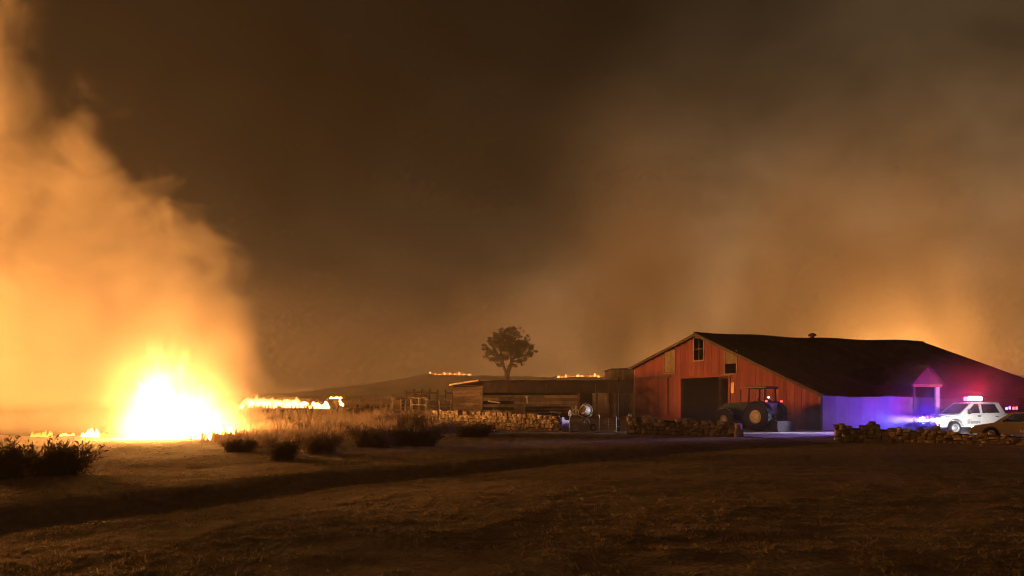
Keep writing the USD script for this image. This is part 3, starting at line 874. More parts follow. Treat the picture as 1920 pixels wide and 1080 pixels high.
for k in range(4):
    wpart(T, "slat", box(p[0] - .5, p[0] + .3, p[1] - .02, p[1] + .02, g + .05 + .25 * k, g + .28 + .25 * k), grey_wood[1])
wpart(T, "box_body", [box(p[0] - .5, p[0] + .3, p[1] + .021, p[1] + .8, g, g + .98)], dark_wood)
# ------------------------------------------------------------------ vehicles
white_paint = plain("white_car_paint", (.78, .78, .77), .35, var=.05, scale=3.0, coat=.4, coord="obj")
tan_paint = plain("tan_car_paint", (.28, .22, .16), .35, var=.08, scale=3.0, coat=.4, coord="obj")
trim_black = plain("black_trim", (.02, .02, .021), .5, var=.2, scale=8.0)
chrome = plain("bright_metal", (.6, .6, .6), .25, metal=1.0, var=.1, scale=6.0)
seat_cloth = plain("seat_cloth", (.10, .09, .085), .9, var=.2, scale=9.0)
glass = MAT("window_glass", {"t": ("transparent_bsdf", {"color": (.80, .84, .84)}), "g": ("glossy_bsdf", {"roughness": .02, "color": (.9, .9, .9)}), "f": ("fresnel", {"IOR": 1.45}), "m": ("mix_closure", {})},
            [("f.fac", "m.fac"), ("t.BSDF", "m.closure1"), ("g.BSDF", "m.closure2")], "m.closure")
letter_ink = plain("dark_lettering", (.05, .05, .06), .6, var=.1)
red_ink = plain("red_emblem", (.5, .05, .03), .6, var=.1)
lamp_white = glow("head_lamp", (1.0, .97, .92), 36.0)
lamp_red = glow("red_beacon", (1.0, .012, .06), 360.0)
lamp_pink = glow("pink_white_beacon", (1.0, .25, .38), 50.0)
lamp_blue = glow("blue_beacon", (.05, .015, 1.0), 3400.0)
tail_glow = glow("small_red_glow", (1.0, .10, .10), 2.6)
lamp_violet = glow("violet_lamp", (.45, .16, 1.0), 5.0)
lamp_rose = glow("rose_lamp", (1.0, .06, .10), 6.0)
lamp_small = glow("small_white_lamp", (.85, .80, 1.0), 6.0)


def cyl_y(x, z, r, y0, y1, n=28):
    m = trimesh.creation.cylinder(r, abs(y1 - y0), sections=n)
    m.apply_transform(trimesh.transformations.rotation_matrix(math.pi / 2, [1, 0, 0]))
    m.apply_translation((x, (y0 + y1) / 2, z))
    return m


def man(m):
    return mf.Manifold(mf.Mesh(np.array(m.vertices, np.float32), np.array(m.faces, np.uint32)))


def mprism(poly, y0, y1):
    m = trimesh.creation.extrude_polygon(poly if hasattr(poly, "exterior") else sg.Polygon(poly), y1 - y0, engine="earcut")
    v = np.array(m.vertices)
    m.vertices = np.stack([v[:, 0], y1 - v[:, 2], v[:, 1]], 1)
    m.merge_vertices()
    if m.volume < 0:
        m.invert()
    return man(m)


def road_wheel(T, x, y, z, r, w, rim_mat, hub=.62, lug=0, label=None):
    """A tyre with its rim, outer face towards the side that y points to."""
    s = 1 if y > 0 else -1
    prof = [(r * hub, -w / 2), (r * .93, -w / 2), (r, -w * .36), (r, w * .36), (r * .93, w / 2), (r * hub, w / 2), (r * hub, -w / 2)]
    t = lathe(prof, 32, "y").apply_translation((x, y, z))
    ms = [t]
    if lug:
        for k in range(lug):
            a = 2 * math.pi * k / lug
            for sy in (-1, 1):
                b_ = box(-.035, .035, 0, w * .5, -.03, .035)
                b_.apply_transform(trimesh.transformations.rotation_matrix(.5 * sy, [0, 0, 1]))
                if sy < 0:
                    b_.apply_translation((0, -w * .5, 0))
                b_.apply_translation((0, 0, r))
                b_.apply_transform(trimesh.transformations.rotation_matrix(a + (.5 * 2 * math.pi / lug if sy > 0 else 0), [0, 1, 0]))
                ms.append(b_.apply_translation((x, y, z)))
    p = part(T, "tyre", ms, black_rubber, smooth=35)
    dish = lathe([(0, -.02), (r * .18, -.02), (r * .22, .015), (r * .34, .0), (r * hub * .86, -.10 * min(1, w * 3)), (r * hub * .93, .0), (r * hub * 1.02, .012), (r * hub * 1.02, -.03), (0, -.06)], 28, "y")
    if s < 0:
        dish.apply_transform(trimesh.transformations.rotation_matrix(math.pi, [0, 0, 1]))
    part(p, "rim", dish.apply_translation((x, y + s * (w / 2 - .005), z)), rim_mat, smooth=35)
    for k in range(6):
        a = k * math.pi / 3
        part(p, "bolt", cyl_y(x + r * .28 * math.cos(a), z + r * .28 * math.sin(a), .016, y + s * (w / 2 - .012), y + s * (w / 2 + .022), 6), trim_black)


def panel_y(poly, y, th, tilt=None):
    """A flat panel in x,z at side y; tilt maps z to an inward shift."""
    m = tm(mprism(poly, min(y, y + th), max(y, y + th)))
    if tilt:
        v = np.array(m.vertices)
        v[:, 1] += np.array([tilt(z) for z in v[:, 2]])
        m.vertices = v
    return m


# --- white pickup
_pz = gz(27.5, 47.6)
_front = W(1748, 0, 47.6)
T = thing("pickup_truck", "white crew cab pickup with glowing red roof light bar behind the stone wall", "pickup truck", (_front[0] - .02, 47.9, gz(_front[0] + 1.5, 47.4) - .02), rot=188.0)
TRUCK = T
poly = sg.Polygon([(0, .50), (.0, .98), (-.10, 1.10), (-.55, 1.17), (-1.30, 1.22), (-4.36, 1.25), (-5.80, 1.25), (-5.84, .62), (-5.70, .46), (-.10, .44)])
body = mprism(poly.buffer(-.005), -.94, .94) + mprism(poly.buffer(-.06), -1.0, 1.0)
for x in (-.98, -4.62):
    for y0, y1 in ((.55, 1.2), (-1.2, -.55)):
        body = body - man(cyl_y(x, .42, .50, y0, y1))
body = body - mf.Manifold.cube((1.36, 1.62, .8)).translate((-5.74, -.81, .72))
body = body - mf.Manifold.cube((2.7, 1.7, .8)).translate((-4.25, -.85, .62))
part(T, "body", body, white_paint, smooth=28)
zb_, ztp, wb, wt = 1.225, 1.93, .945, .79
cab_pts = lambda i: [(-1.32 - i * 1.2, s * (wb - i), zb_ - .02 + i * .2) for s in (-1, 1)] + [(-4.37 + i, s * (wb - i), zb_ - .02 + i * .2) for s in (-1, 1)] + [(-2.20 - i * .5, s * (wt - i), ztp - i) for s in (-1, 1)] + [(-3.98 + i, s * (wt - i), ztp - i) for s in (-1, 1)] + [(-2.9, s * (wt - .05 - i), ztp + .03 - i) for s in (-1, 1)]
cab = mf.Manifold.hull_points(np.array(cab_pts(0))) - mf.Manifold.hull_points(np.array(cab_pts(.05))) - mf.Manifold.cube((2.7, 1.7, .3)).translate((-4.25, -.85, 1.1))
tilt_at = lambda z: (wb + (wt - wb) * (z - zb_) / (ztp - zb_))
winf = [(-1.80, 1.29), (-2.34, 1.83), (-2.62, 1.845), (-2.68, 1.29)]
winr = [(-2.82, 1.29), (-2.80, 1.845), (-3.72, 1.835), (-3.98, 1.30)]
for wnd in (winf, winr):
    cab = cab - mprism(wnd, -1.3, 1.3)
ws = [(-.80, 1.27), (-.71, 1.86), (.71, 1.86), (.80, 1.27)]
cut = trimesh.creation.extrude_polygon(sg.Polygon(ws), 1.6, engine="earcut")
v = np.array(cut.vertices); cut.vertices = np.stack([-2.6 + v[:, 2], v[:, 0], v[:, 1]], 1); cut.merge_vertices()
if cut.volume < 0:
    cut.invert()
cab = cab - man(cut)
v = np.array(cut.vertices); v[:, 0] -= 2.0; cut2 = trimesh.Trimesh(np.stack([v[:, 0], v[:, 1] * .8, 1.34 + (v[:, 2] - 1.27) * .75], 1), cut.faces)
cab = cab - man(cut2)
part(T, "cab", cab, white_paint, smooth=28)
for wnd in (winf, winr):
    for s in (1, -1):
        m = tm(mprism(wnd, 0, .008))
        v = np.array(m.vertices); v[:, 1] = s * (np.array([tilt_at(z) for z in v[:, 2]]) - .02 + (v[:, 1] - .004)); m.vertices = v
        m.fix_normals()
        part(T, "side_window", m, glass)
fw = [(-1.40, s * .80, 1.275) for s in (-1, 1)] + [(-2.14, s * .70, 1.868) for s in (1, -1)]
off = np.array([-.008, 0, -.008])
part(T, "windshield", hexa(fw + [np.array(p) + off for p in fw]), glass)
rw = [(-4.30, s * .62, 1.36) for s in (-1, 1)] + [(-4.05, s * .55, 1.80) for s in (1, -1)]
part(T, "rear_window", hexa(rw + [np.array(p) + np.array([.008, 0, -.003]) for p in rw]), glass)
for x in (-2.55, -3.55):
    for y in (.42, -.42):
        st = part(T, "seat", tm(rbox(.5, .52, .22, .06).translate((x, y, .95)) + rbox(.16, .5, .72, .06).rotate((0, -12, 0)).translate((x - .28, y, 1.28))), seat_cloth, smooth=40)
        part(st, "head_rest", tm(rbox(.10, .26, .18, .04).translate((x - .38, y, 1.70))), seat_cloth, smooth=40)
part(T, "steering_wheel", trimesh.creation.torus(.18, .016, 20, 6).apply_transform(trimesh.transformations.rotation_matrix(1.1, [0, 1, 0])).apply_translation((-1.98, .42, 1.28)), trim_black)
part(T, "dashboard", tm(rbox(.35, 1.6, .25, .06).translate((-1.62, 0, 1.15))), trim_black, smooth=40)
for s in (1, -1):
    for (xa, xb) in ((-1.62, -2.74), (-2.76, -3.92)):
        m = tm(mprism(sg.Polygon([(xa, .56), (xa, 1.19), (xb, 1.20), (xb, .56)]).buffer(-.012), 0, .012))
        v = np.array(m.vertices); v[:, 1] = s * (1.0 + v[:, 1]); m.vertices = v; m.fix_normals()
        d = part(T, "door", m, white_paint)
        part(d, "handle", box(xb + .1, xb + .30, s * 1.012, s * 1.045, 1.06, 1.10), trim_black)
    part(T, "mirror", tm(rbox(.10, .24, .26, .04).translate((-1.78, s * 1.16, 1.36))), trim_black, smooth=40)
    part(T, "wheel_arch_trim", tube([(-.98 + .52 * math.cos(a), s * .99, .42 + .52 * math.sin(a)) for a in np.linspace(.12, math.pi - .12, 14)], .022, 6), trim_black)
    part(T, "tail_light", box(-5.845, -5.80, s * .72, s * .93, .85, 1.18), tail_glow if s < 0 else red_ink)
    hl = part(T, "headlight", tm(rbox(.16, .34, .24, .05).translate((-.06, s * .76, .86))), lamp_white, "blazing white headlight" if s > 0 else None, smooth=40)
part(T, "hood_scoop", tm(rbox(.9, .30, .05, .02).translate((-.75, .55, 1.185)) + rbox(.9, .30, .05, .02).translate((-.75, -.55, 1.185))), white_paint)
part(T, "side_stripe", panel_y([(-.30, 1.05), (-1.30, 1.11), (-1.30, 1.15), (-.30, 1.09)], 1.0005, .006), steel)
part(T, "grille", [box(-.02, .015, -.55, .55, .72 + .07 * k, .76 + .07 * k) for k in range(5)] + [box(-.02, .014, -.58, -.54, .69, 1.06), box(-.02, .014, .54, .58, .69, 1.06)], chrome)
part(T, "front_bumper", tm(rbox(.20, 1.96, .22, .06).translate((.08, 0, .56))), chrome, smooth=40)
part(T, "rear_bumper", tm(rbox(.16, 1.9, .18, .05).translate((-5.90, 0, .55))), chrome, smooth=40)
gd = part(T, "push_bar", [tube([(.22, s * .38, .50), (.30, s * .38, .80), (.26, s * .38, 1.12)], .035, 8) for s in (1, -1)] + [rod((.28, -.46, z), (.28, .46, z), .032) for z in (.70, 1.10)], trim_black)
part(gd, "strobe_bracket", rod((.28, .42, .95), (.70, .42, .95), .02), trim_black)
part(gd, "blue_strobe", trimesh.creation.icosphere(2, .062).apply_translation((.72, .42, .98)), lamp_blue, "small glaring blue strobe lamp")
for x in (-.98, -4.62):
    for s in (1, -1):
        road_wheel(T, x, s * .86, .40, .40, .27, steel)
part(T, "chassis", [box(-5.6, -.2, -.45, .45, .34, .5), cyl_y(-.98, .4, .06, -.8, .8, 8), cyl_y(-4.62, .4, .06, -.8, .8, 8)], trim_black)
lb = part(T, "light_bar", tm(rbox(.30, 1.30, .06, .025).translate((-2.9, 0, 1.995))), trim_black, "roof light bar, red side blazing", smooth=40)
for y, m_ in ((.52, lamp_pink), (.18, lamp_red), (-.18, lamp_red), (-.50, lamp_violet)):
    part(lb, "beacon", tm(rbox(.30, .30, .27, .08).translate((-2.9, y, 2.15))), m_, smooth=40)
part(T, "antenna", rod((-3.6, .4, 1.95), (-3.75, .4, 2.75), .008, .004, 5), trim_black)
tx = meshkit.text_mesh("SHERIFF", .15, .006, bold=True)
tx.apply_translation([-tx.bounds[:, 0].mean(), 0, 0])
v = np.array(tx.vertices); tx.vertices = np.stack([-2.18 - v[:, 0], 1.013 + v[:, 2], .66 + v[:, 1]], 1); tx.fix_normals()
part(T, "lettering", tx, letter_ink)
part(T, "emblem", panel_y([(-1.74, .84), (-1.80, .90), (-2.0, .90), (-1.94, .84)], 1.0125, .006), red_ink)
part(T, "badge", panel_y([(-2.42, 1.12), (-2.66, 1.12), (-2.66, 1.16), (-2.42, 1.16)], 1.0125, .008), trim_black)

# --- tan police saloon at the right edge
_f = W(1832, 0, 42.2)
T = thing("police_saloon", "dark tan patrol saloon at the right edge, nose by the pickup's doors", "car", (_f[0], 42.6, gz(_f[0] + 2, 41.5)), rot=144.0)
poly = sg.Polygon([(0, .34), (.02, .62), (-.14, .76), (-.55, .84), (-1.10, .93), (-4.1, .98), (-4.86, .96), (-4.92, .50), (-4.80, .32)])
body = mprism(poly.buffer(-.005), -.90, .90) + mprism(poly.buffer(-.055), -.95, .95)
for x in (-.92, -3.86):
    for y0, y1 in ((.52, 1.2), (-1.2, -.52)):
        body = body - man(cyl_y(x, .33, .39, y0, y1))
body = body - mf.Manifold.cube((2.5, 1.6, .8)).translate((-3.95, -.8, .42))
part(T, "body", body, tan_paint, smooth=28)
zb_, ztp, wb, wt = .945, 1.47, .89, .66
cab_pts = lambda i: [(-1.05 - i * 1.4, s * (wb - i), zb_ - .02 + i * .2) for s in (-1, 1)] + [(-4.25 + i * 1.4, s * (wb - i), zb_ - .02 + i * .2) for s in (-1, 1)] + [(-1.83 - i * .5, s * (wt - i), ztp - i) for s in (-1, 1)] + [(-3.42 + i * .5, s * (wt - i), ztp - i) for s in (-1, 1)]
cab = mf.Manifold.hull_points(np.array(cab_pts(0))) - mf.Manifold.hull_points(np.array(cab_pts(.045))) - mf.Manifold.cube((2.5, 1.6, .3)).translate((-3.95, -.8, .80))
winf = [(-1.43, 1.00), (-1.91, 1.40), (-2.66, 1.41), (-2.72, 1.00)]
winr = [(-2.84, 1.00), (-2.80, 1.41), (-3.34, 1.40), (-3.82, 1.00)]
for wnd in (winf, winr):
    cab = cab - mprism(wnd, -1.3, 1.3)
ws = [(-.74, .985), (-.60, 1.42), (.60, 1.42), (.74, .985)]
cut = trimesh.creation.extrude_polygon(sg.Polygon(ws), 4.0, engine="earcut")
v = np.array(cut.vertices); cut.vertices = np.stack([-4.9 + v[:, 2], v[:, 0], v[:, 1]], 1); cut.merge_vertices()
if cut.volume < 0:
    cut.invert()
cab = cab - man(cut)
part(T, "cabin", cab, tan_paint, smooth=28)
tilt_at = lambda z: (wb + (wt - wb) * (z - zb_) / (ztp - zb_))
for wnd in (winf, winr):
    for s in (1, -1):
        m = tm(mprism(wnd, 0, .008))
        v = np.array(m.vertices); v[:, 1] = s * (np.array([tilt_at(z) for z in v[:, 2]]) - .02 + (v[:, 1] - .004)); m.vertices = v
        m.fix_normals()
        part(T, "side_window", m, glass)
fw = [(-1.15, s * .74, .99) for s in (-1, 1)] + [(-1.79, s * .60, 1.425) for s in (1, -1)]
part(T, "windshield", hexa(fw + [np.array(p) + np.array([-.006, 0, -.008]) for p in fw]), glass)
rw = [(-4.14, s * .72, .99) for s in (-1, 1)] + [(-3.48, s * .60, 1.425) for s in (1, -1)]
part(T, "rear_window", hexa(rw + [np.array(p) + np.array([.006, 0, -.008]) for p in rw]), glass)
for x in (-2.45, -3.3):
    for y in (.38, -.38):
        part(T, "seat", tm(rbox(.5, .48, .2, .06).translate((x, y, .62)) + rbox(.15, .46, .66, .06).rotate((0, -14, 0)).translate((x - .28, y, .95))), seat_cloth, smooth=40)
for s in (1, -1):
    for (xa, xb) in ((-1.25, -2.76), (-2.78, -3.70)):
        m = tm(mprism(sg.Polygon([(xa, .42), (xa, .90), (xb, .92), (xb, .42)]).buffer(-.012), 0, .010))
        v = np.array(m.vertices); v[:, 1] = s * (.95 + v[:, 1]); m.vertices = v; m.fix_normals()
        d = part(T, "door", m, tan_paint)
        part(d, "handle", box(xb + .1, xb + .26, s * .961, s * .99, .80, .83), trim_black)
    part(T, "mirror", tm(rbox(.12, .2, .14, .04).translate((-1.50, s * 1.02, 1.02))), trim_black, smooth=40)
    part(T, "headlight", tm(rbox(.14, .32, .13, .04).translate((-.10, s * .70, .66))), lamp_white, smooth=40)
    part(T, "tail_light", box(-4.93, -4.88, s * .60, s * .86, .70, .86), red_ink)
    for x in (-.92, -3.86):
        road_wheel(T, x, s * .82, .32, .32, .22, steel)
sp_ = part(T, "spot_lamp", tm(rbox(.12, .12, .12, .05).translate((-2.70, .86, 1.22))), chrome, "round spot lamp shining on the windscreen pillar", smooth=40)
part(sp_, "lens", trimesh.creation.icosphere(2, .055).apply_translation((-2.65, .92, 1.22)), lamp_small)
part(T, "grille", [box(.0, .03, -.5, .5, .46 + .05 * k, .48 + .05 * k) for k in range(4)], chrome)
part(T, "front_bumper", tm(rbox(.16, 1.86, .2, .06).translate((.03, 0, .40))), tan_paint, smooth=40)
lb = part(T, "light_bar", tm(rbox(.30, 1.20, .05, .02).translate((-1.92, 0, 1.56))), trim_black, "roof light bar with small violet and red lamps", smooth=40)
for x, y, zz, m_, r in ((-1.60, .62, 1.66, lamp_violet, .055), (-1.74, .62, 1.69, lamp_violet, .06), (-1.90, .62, 1.67, lamp_rose, .06), (-2.04, .62, 1.68, lamp_rose, .06)):
    part(lb, "lamp", tm(rbox(.10, .08, .15, .03).translate((x, y, zz))), m_, smooth=40)
part(lb, "dark_dome", tm(rbox(.30, 1.18, .20, .06).translate((-1.92, 0, 1.69))), trim_black, smooth=40)


def head_beam(name, thing_path, local_pos, heading, pitch, power, cone, col=(1.0, .95, .88), r=.06):
    """A headlamp's beam: a spot lamp at the lamp, inside the thing that carries it."""
    l = UsdLux.SphereLight.Define(stage, thing_path + "/" + name)
    l.CreateRadiusAttr(r)
    l.CreateIntensityAttr(power)
    l.CreateNormalizeAttr(True)
    l.CreateColorAttr(Gf.Vec3f(*col))
    sh = UsdLux.ShapingAPI.Apply(l.GetPrim())
    sh.CreateShapingConeAngleAttr(cone)
    sh.CreateShapingConeSoftnessAttr(.7)
    api = UsdGeom.XformCommonAPI(l)
    api.SetTranslate(Gf.Vec3d(*local_pos))
    # -z must point along +x turned by heading, down by pitch
    api.SetRotate(Gf.Vec3f(90 - pitch, 0, heading - 90), UsdGeom.XformCommonAPI.RotationOrderXYZ)


head_beam("headlight_beam", TRUCK, (.24, .72, .88), .5, .5, BEAM1, 7)
head_beam("headlight_beam_001", TRUCK, (.24, -.72, .88), 15, 3, BEAM1 * .25, 13)
head_beam("headlight_beam", T, (.18, .70, .66), -80, -2, BEAM2, 25)
head_beam("headlight_beam_001", T, (.18, -.70, .66), -80, -2, BEAM2, 25)

head_beam("strobe_beam", TRUCK, (.84, .42, .98), 11, 2, STROBE, 17, (.22, .08, 1.0), .05)
head_beam("beacon_beam", TRUCK, (-2.68, -.50, 2.30), 0, 1, VIOLET, 75, (.22, .04, 1.0), .08)

# --- tractor
tr_green = plain("dull_green_paint", (.022, .036, .036), .85, var=.2, scale=4.0, coord="obj", spec=.12)
tr_yellow = plain("faded_yellow_rim", (.36, .31, .20), .8, var=.15, scale=5.0, coord="obj")
_r = W(1415, 780, 47.2)
gt = gz(_r[0], _r[1])
T = thing("tractor", "dull farm tractor with pale yellow wheels, parked before the barn doorway", "tractor", (_r[0] + .80, _r[1] + .5, gt), rot=128.0)
RR, FR = .86, .66
for s in (1, -1):
    road_wheel(T, 0, s * .80, RR, RR, .46, tr_yellow, .46, 18)
    road_wheel(T, 2.35, s * .76, FR, FR, .36, tr_yellow, .42, 16)
part(T, "hood", tm(mprism(sg.Polygon([(.85, 1.05), (.85, 1.72), (1.2, 1.76), (2.85, 1.66), (2.98, 1.50), (2.98, .95), (2.7, .85)]).buffer(-.03).buffer(.03), -.36, .36) + mprism(sg.Polygon([(.9, 1.1), (.9, 1.68), (2.84, 1.60), (2.92, 1.48), (2.92, .98)]), -.40, .40)), tr_green, smooth=35)
part(T, "grille", [box(2.985, 3.01, -.3, .3, 1.0 + .09 * k, 1.04 + .09 * k) for k in range(5)], trim_black)
part(T, "chassis", [box(-.3, 2.9, -.22, .22, .62, 1.04), cyl_y(0, RR, .14, -.7, .7, 10), cyl_y(2.35, FR, .10, -.66, .66, 8)], trim_black)
part(T, "weight", tm(rbox(.28, .6, .40, .05).translate((3.14, 0, .82))), trim_black, smooth=40)
for s in (1, -1):
    part(T, "fender", tm(mprism(sg.Polygon([(RR * 1.08 * math.cos(a), RR + RR * 1.10 * math.sin(a)) for a in np.linspace(.25, 2.75, 16)] + [(RR * 1.01 * math.cos(a), RR + RR * 1.03 * math.sin(a)) for a in np.linspace(2.75, .25, 16)]), min(s * .52, s * 1.02), max(s * .52, s * 1.02))), tr_green, smooth=35)
    part(T, "front_mudguard", tm(mprism(sg.Polygon([(2.35 + FR * 1.12 * math.cos(a), FR + FR * 1.14 * math.sin(a)) for a in np.linspace(.5, 2.7, 12)] + [(2.35 + FR * 1.06 * math.cos(a), FR + FR * 1.08 * math.sin(a)) for a in np.linspace(2.7, .5, 12)]), min(s * .58, s * .95), max(s * .58, s * .95))), trim_black, smooth=35)
    part(T, "headlight", box(2.99, 3.02, s * .18 - .09, s * .18 + .09, 1.46, 1.54), chrome)
    part(T, "tail_lamp", box(-.62, -.56, s * .78 - .08, s * .78 + .08, 1.74, 1.84), tail_glow, "red tail reflector given a glow of its own")  # reflectors made to emit, instead of returning the police lights
for x in (-.35, .82):
    for s in (1, -1):
        part(T, "cab_post", bar((x, s * .56, 1.6), (x * .92, s * .52, 2.56), .08), trim_black)
part(T, "canopy", tm(rbox(1.5, 1.3, .13, .05).translate((.24, 0, 2.62))), trim_black, smooth=40)
part(T, "seat", tm(rbox(.46, .5, .16, .06).translate((.05, 0, 1.38)) + rbox(.12, .48, .5, .05).translate((-.2, 0, 1.65))), seat_cloth, smooth=40)
part(T, "steering_wheel", trimesh.creation.torus(.20, .018, 20, 6).apply_transform(trimesh.transformations.rotation_matrix(.6, [0, 1, 0])).apply_translation((.62, 0, 1.80)), trim_black)
part(T, "steering_column", rod((.62, 0, 1.8), (.85, 0, 1.3), .03), trim_black)
part(T, "exhaust", rod((1.6, .24, 1.7), (1.6, .24, 2.55), .04), trim_black)
part(T, "platform", box(-.3, .9, -.52, .52, 1.02, 1.08), trim_black)
part(T, "rear_panel", tm(rbox(.12, 1.1, .70, .04).translate((-.42, 0, 1.36))), plain("blue_grey_panel", (.30, .31, .36), .6, var=.2, scale=5.0), smooth=40)
part(T, "work_lamp", trimesh.creation.icosphere(2, .05).apply_translation((-.56, .50, 2.02)), lamp_small, "small white work lamp")
part(T, "number_plate", box(-.50, -.485, -.16, .16, 1.52, 1.62), white_wall)
part(T, "hitch_arm", [bar((-.3, s * .4, .75), (-1.05, s * .45, .62), .08) for s in (1, -1)], trim_black)
matte_dark_iron = plain("matte_dark_iron", (.022, .020, .022), 1.0, var=.2, scale=6.0, spec=.03)  # dark and matte so the headlight beam does not whiten the blade
bl = part(T, "box_blade", [box(-1.42, -1.36, -.9, .9, .05, .62), box(-1.36, -1.0, -.9, -.86, .05, .62), box(-1.36, -1.0, .86, .9, .05, .62), box(-1.05, -1.0, -.86, .86, .2, .60)], matte_dark_iron)
part(bl, "cutting_edge", box(-1.46, -1.40, -.9, .9, .0, .12), matte_dark_iron)
# ------------------------------------------------------------------ tree, bushes, grass
bark = plain("tree_bark", (.075, .058, .042), .95, var=.3, scale=6.0, spec=.1)
leaf = leafy("tree_leaves", (.050, .058, .024), .3)
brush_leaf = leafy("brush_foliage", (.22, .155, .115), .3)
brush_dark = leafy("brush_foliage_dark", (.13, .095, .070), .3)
straw = leafy("dry_straw", (.46, .385, .30), .42, .15)
straw_red = leafy("red_brown_straw", (.48, .35, .28), .35, .2)


def quads(c, d, w):
    """Leaf quads: centres c, long half-axes d, half-widths w (vectors)."""
    v = np.stack([c - d, c + w, c + d, c - w], 1).reshape(-1, 3)
    k = np.arange(len(c)) * 4
    return trimesh.Trimesh(v, np.vstack([np.stack([k, k + 1, k + 2], 1), np.stack([k, k + 2, k + 3], 1)]), process=False)


def leaf_cloud(centres, radii, n, size, seed, flat=.8):
    r = np.random.default_rng(seed)
    pick = r.choice(len(centres), n, p=np.array(radii) ** 2.2 / np.sum(np.array(radii) ** 2.2))
    d = r.normal(size=(n, 3)); d /= np.linalg.norm(d, axis=1, keepdims=True)
    p = np.array(centres)[pick] + d * (np.array(radii)[pick] * r.uniform(.25, 1.0, n) ** .6)[:, None] * np.array([1, 1, flat])
    a = r.normal(size=(n, 3)); a /= np.linalg.norm(a, axis=1, keepdims=True)
    b = np.cross(a, r.normal(size=(n, 3))); b /= np.linalg.norm(b, axis=1, keepdims=True)
    s = size * r.uniform(.6, 1.4, n)[:, None]
    return quads(p, a * s, b * s * .45)


# the tree behind the shed
tp = W(949, 0, 84)
tz = gz(tp[0], tp[1]) - .2
T = thing("broad_tree", "lone leaning broadleaf tree standing behind the low shed's roof", "tree", (tp[0], tp[1], tz))
r = np.random.default_rng(21)


def tpt(px, py, dy=0.0):
    return W(px, py, 84) + np.array([0, dy, 0])


base = np.array([tp[0], tp[1], tz])
trunk = [base, tpt(951, 700), tpt(956, 688), tpt(960, 678)]
wpart(T, "trunk", [tube(trunk, [.34, .27, .22, .17], 9), tube([tpt(951, 704), tpt(946, 692, -.2), tpt(938, 676, -.3), tpt(930, 660, -.4)], [.20, .16, .12, .07], 7)], bark)
limbs = [([(960, 678), (968, 662), (980, 645), (992, 640)], .5), ([(958, 682), (958, 660), (954, 640), (960, 622)], -.4), ([(938, 676), (922, 664), (912, 650)], -.8), ([(946, 690), (938, 660), (940, 638), (936, 624)], .9),
         ([(962, 672), (980, 668), (994, 662)], -1.0), ([(956, 660), (970, 640), (974, 628)], 1.2), ([(930, 660), (920, 645), (918, 632)], 0.2), ([(960, 676), (976, 678), (990, 670)], 1.4)]
cl, cr = [], []
for pts, dy in limbs:
    q = [tpt(x, y, dy * i) for i, (x, y) in enumerate(pts)]
    wpart(T, "limb", tube(q, np.linspace(.13, .03, len(q)), 6), bark)
for (x, y, rad) in ((958, 621, .62), (946, 627, .50), (968, 629, .45), (938, 634, .62), (954, 640, .75), (972, 648, .66), (985, 652, .58), (995, 654, .36), (992, 664, .42), (978, 664, .62), (962, 660, .66), (946, 652, .72), (930, 646, .60), (920, 640, .48),
                    (924, 660, .52), (938, 668, .50), (915, 654, .40), (972, 674, .42), (985, 672, .34), (952, 674, .36), (930, 678, .30), (912, 664, .28), (943, 618, .3), (998, 648, .22), (940, 684, .34), (966, 684, .32), (926, 672, .36), (1000, 660, .26), (906, 650, .26), (918, 676, .22), (980, 682, .22), (950, 690, .2)):
    for dy in (-.9, .9):
        cl.append(tpt(x + rnd.uniform(-4, 4), y + rnd.uniform(-3, 3), dy * rnd.uniform(.3, 1.6)))
        cr.append(rad * rnd.uniform(.8, 1.05))
for _ in range(46):
    a, q = r.uniform(0, 6.28), r.uniform(0, 1) ** .6
    cl.append(tpt(953 + 36 * q * math.cos(a), 648 + 24 * q * math.sin(a), r.uniform(-1.6, 1.6)))
    cr.append(r.uniform(.18, .5))
for _ in range(26):                     # stray sprays outside the crown's mass
    a = r.uniform(-.6, 3.7)
    cl.append(tpt(953 + 46 * math.cos(a) * r.uniform(.8, 1.12), 652 - 36 * math.sin(a) * r.uniform(.8, 1.12), r.uniform(-1.2, 1.2)))
    cr.append(r.uniform(.10, .26))
wpart(T, "crown", leaf_cloud(cl, cr, 15000, .075, 22), leaf)


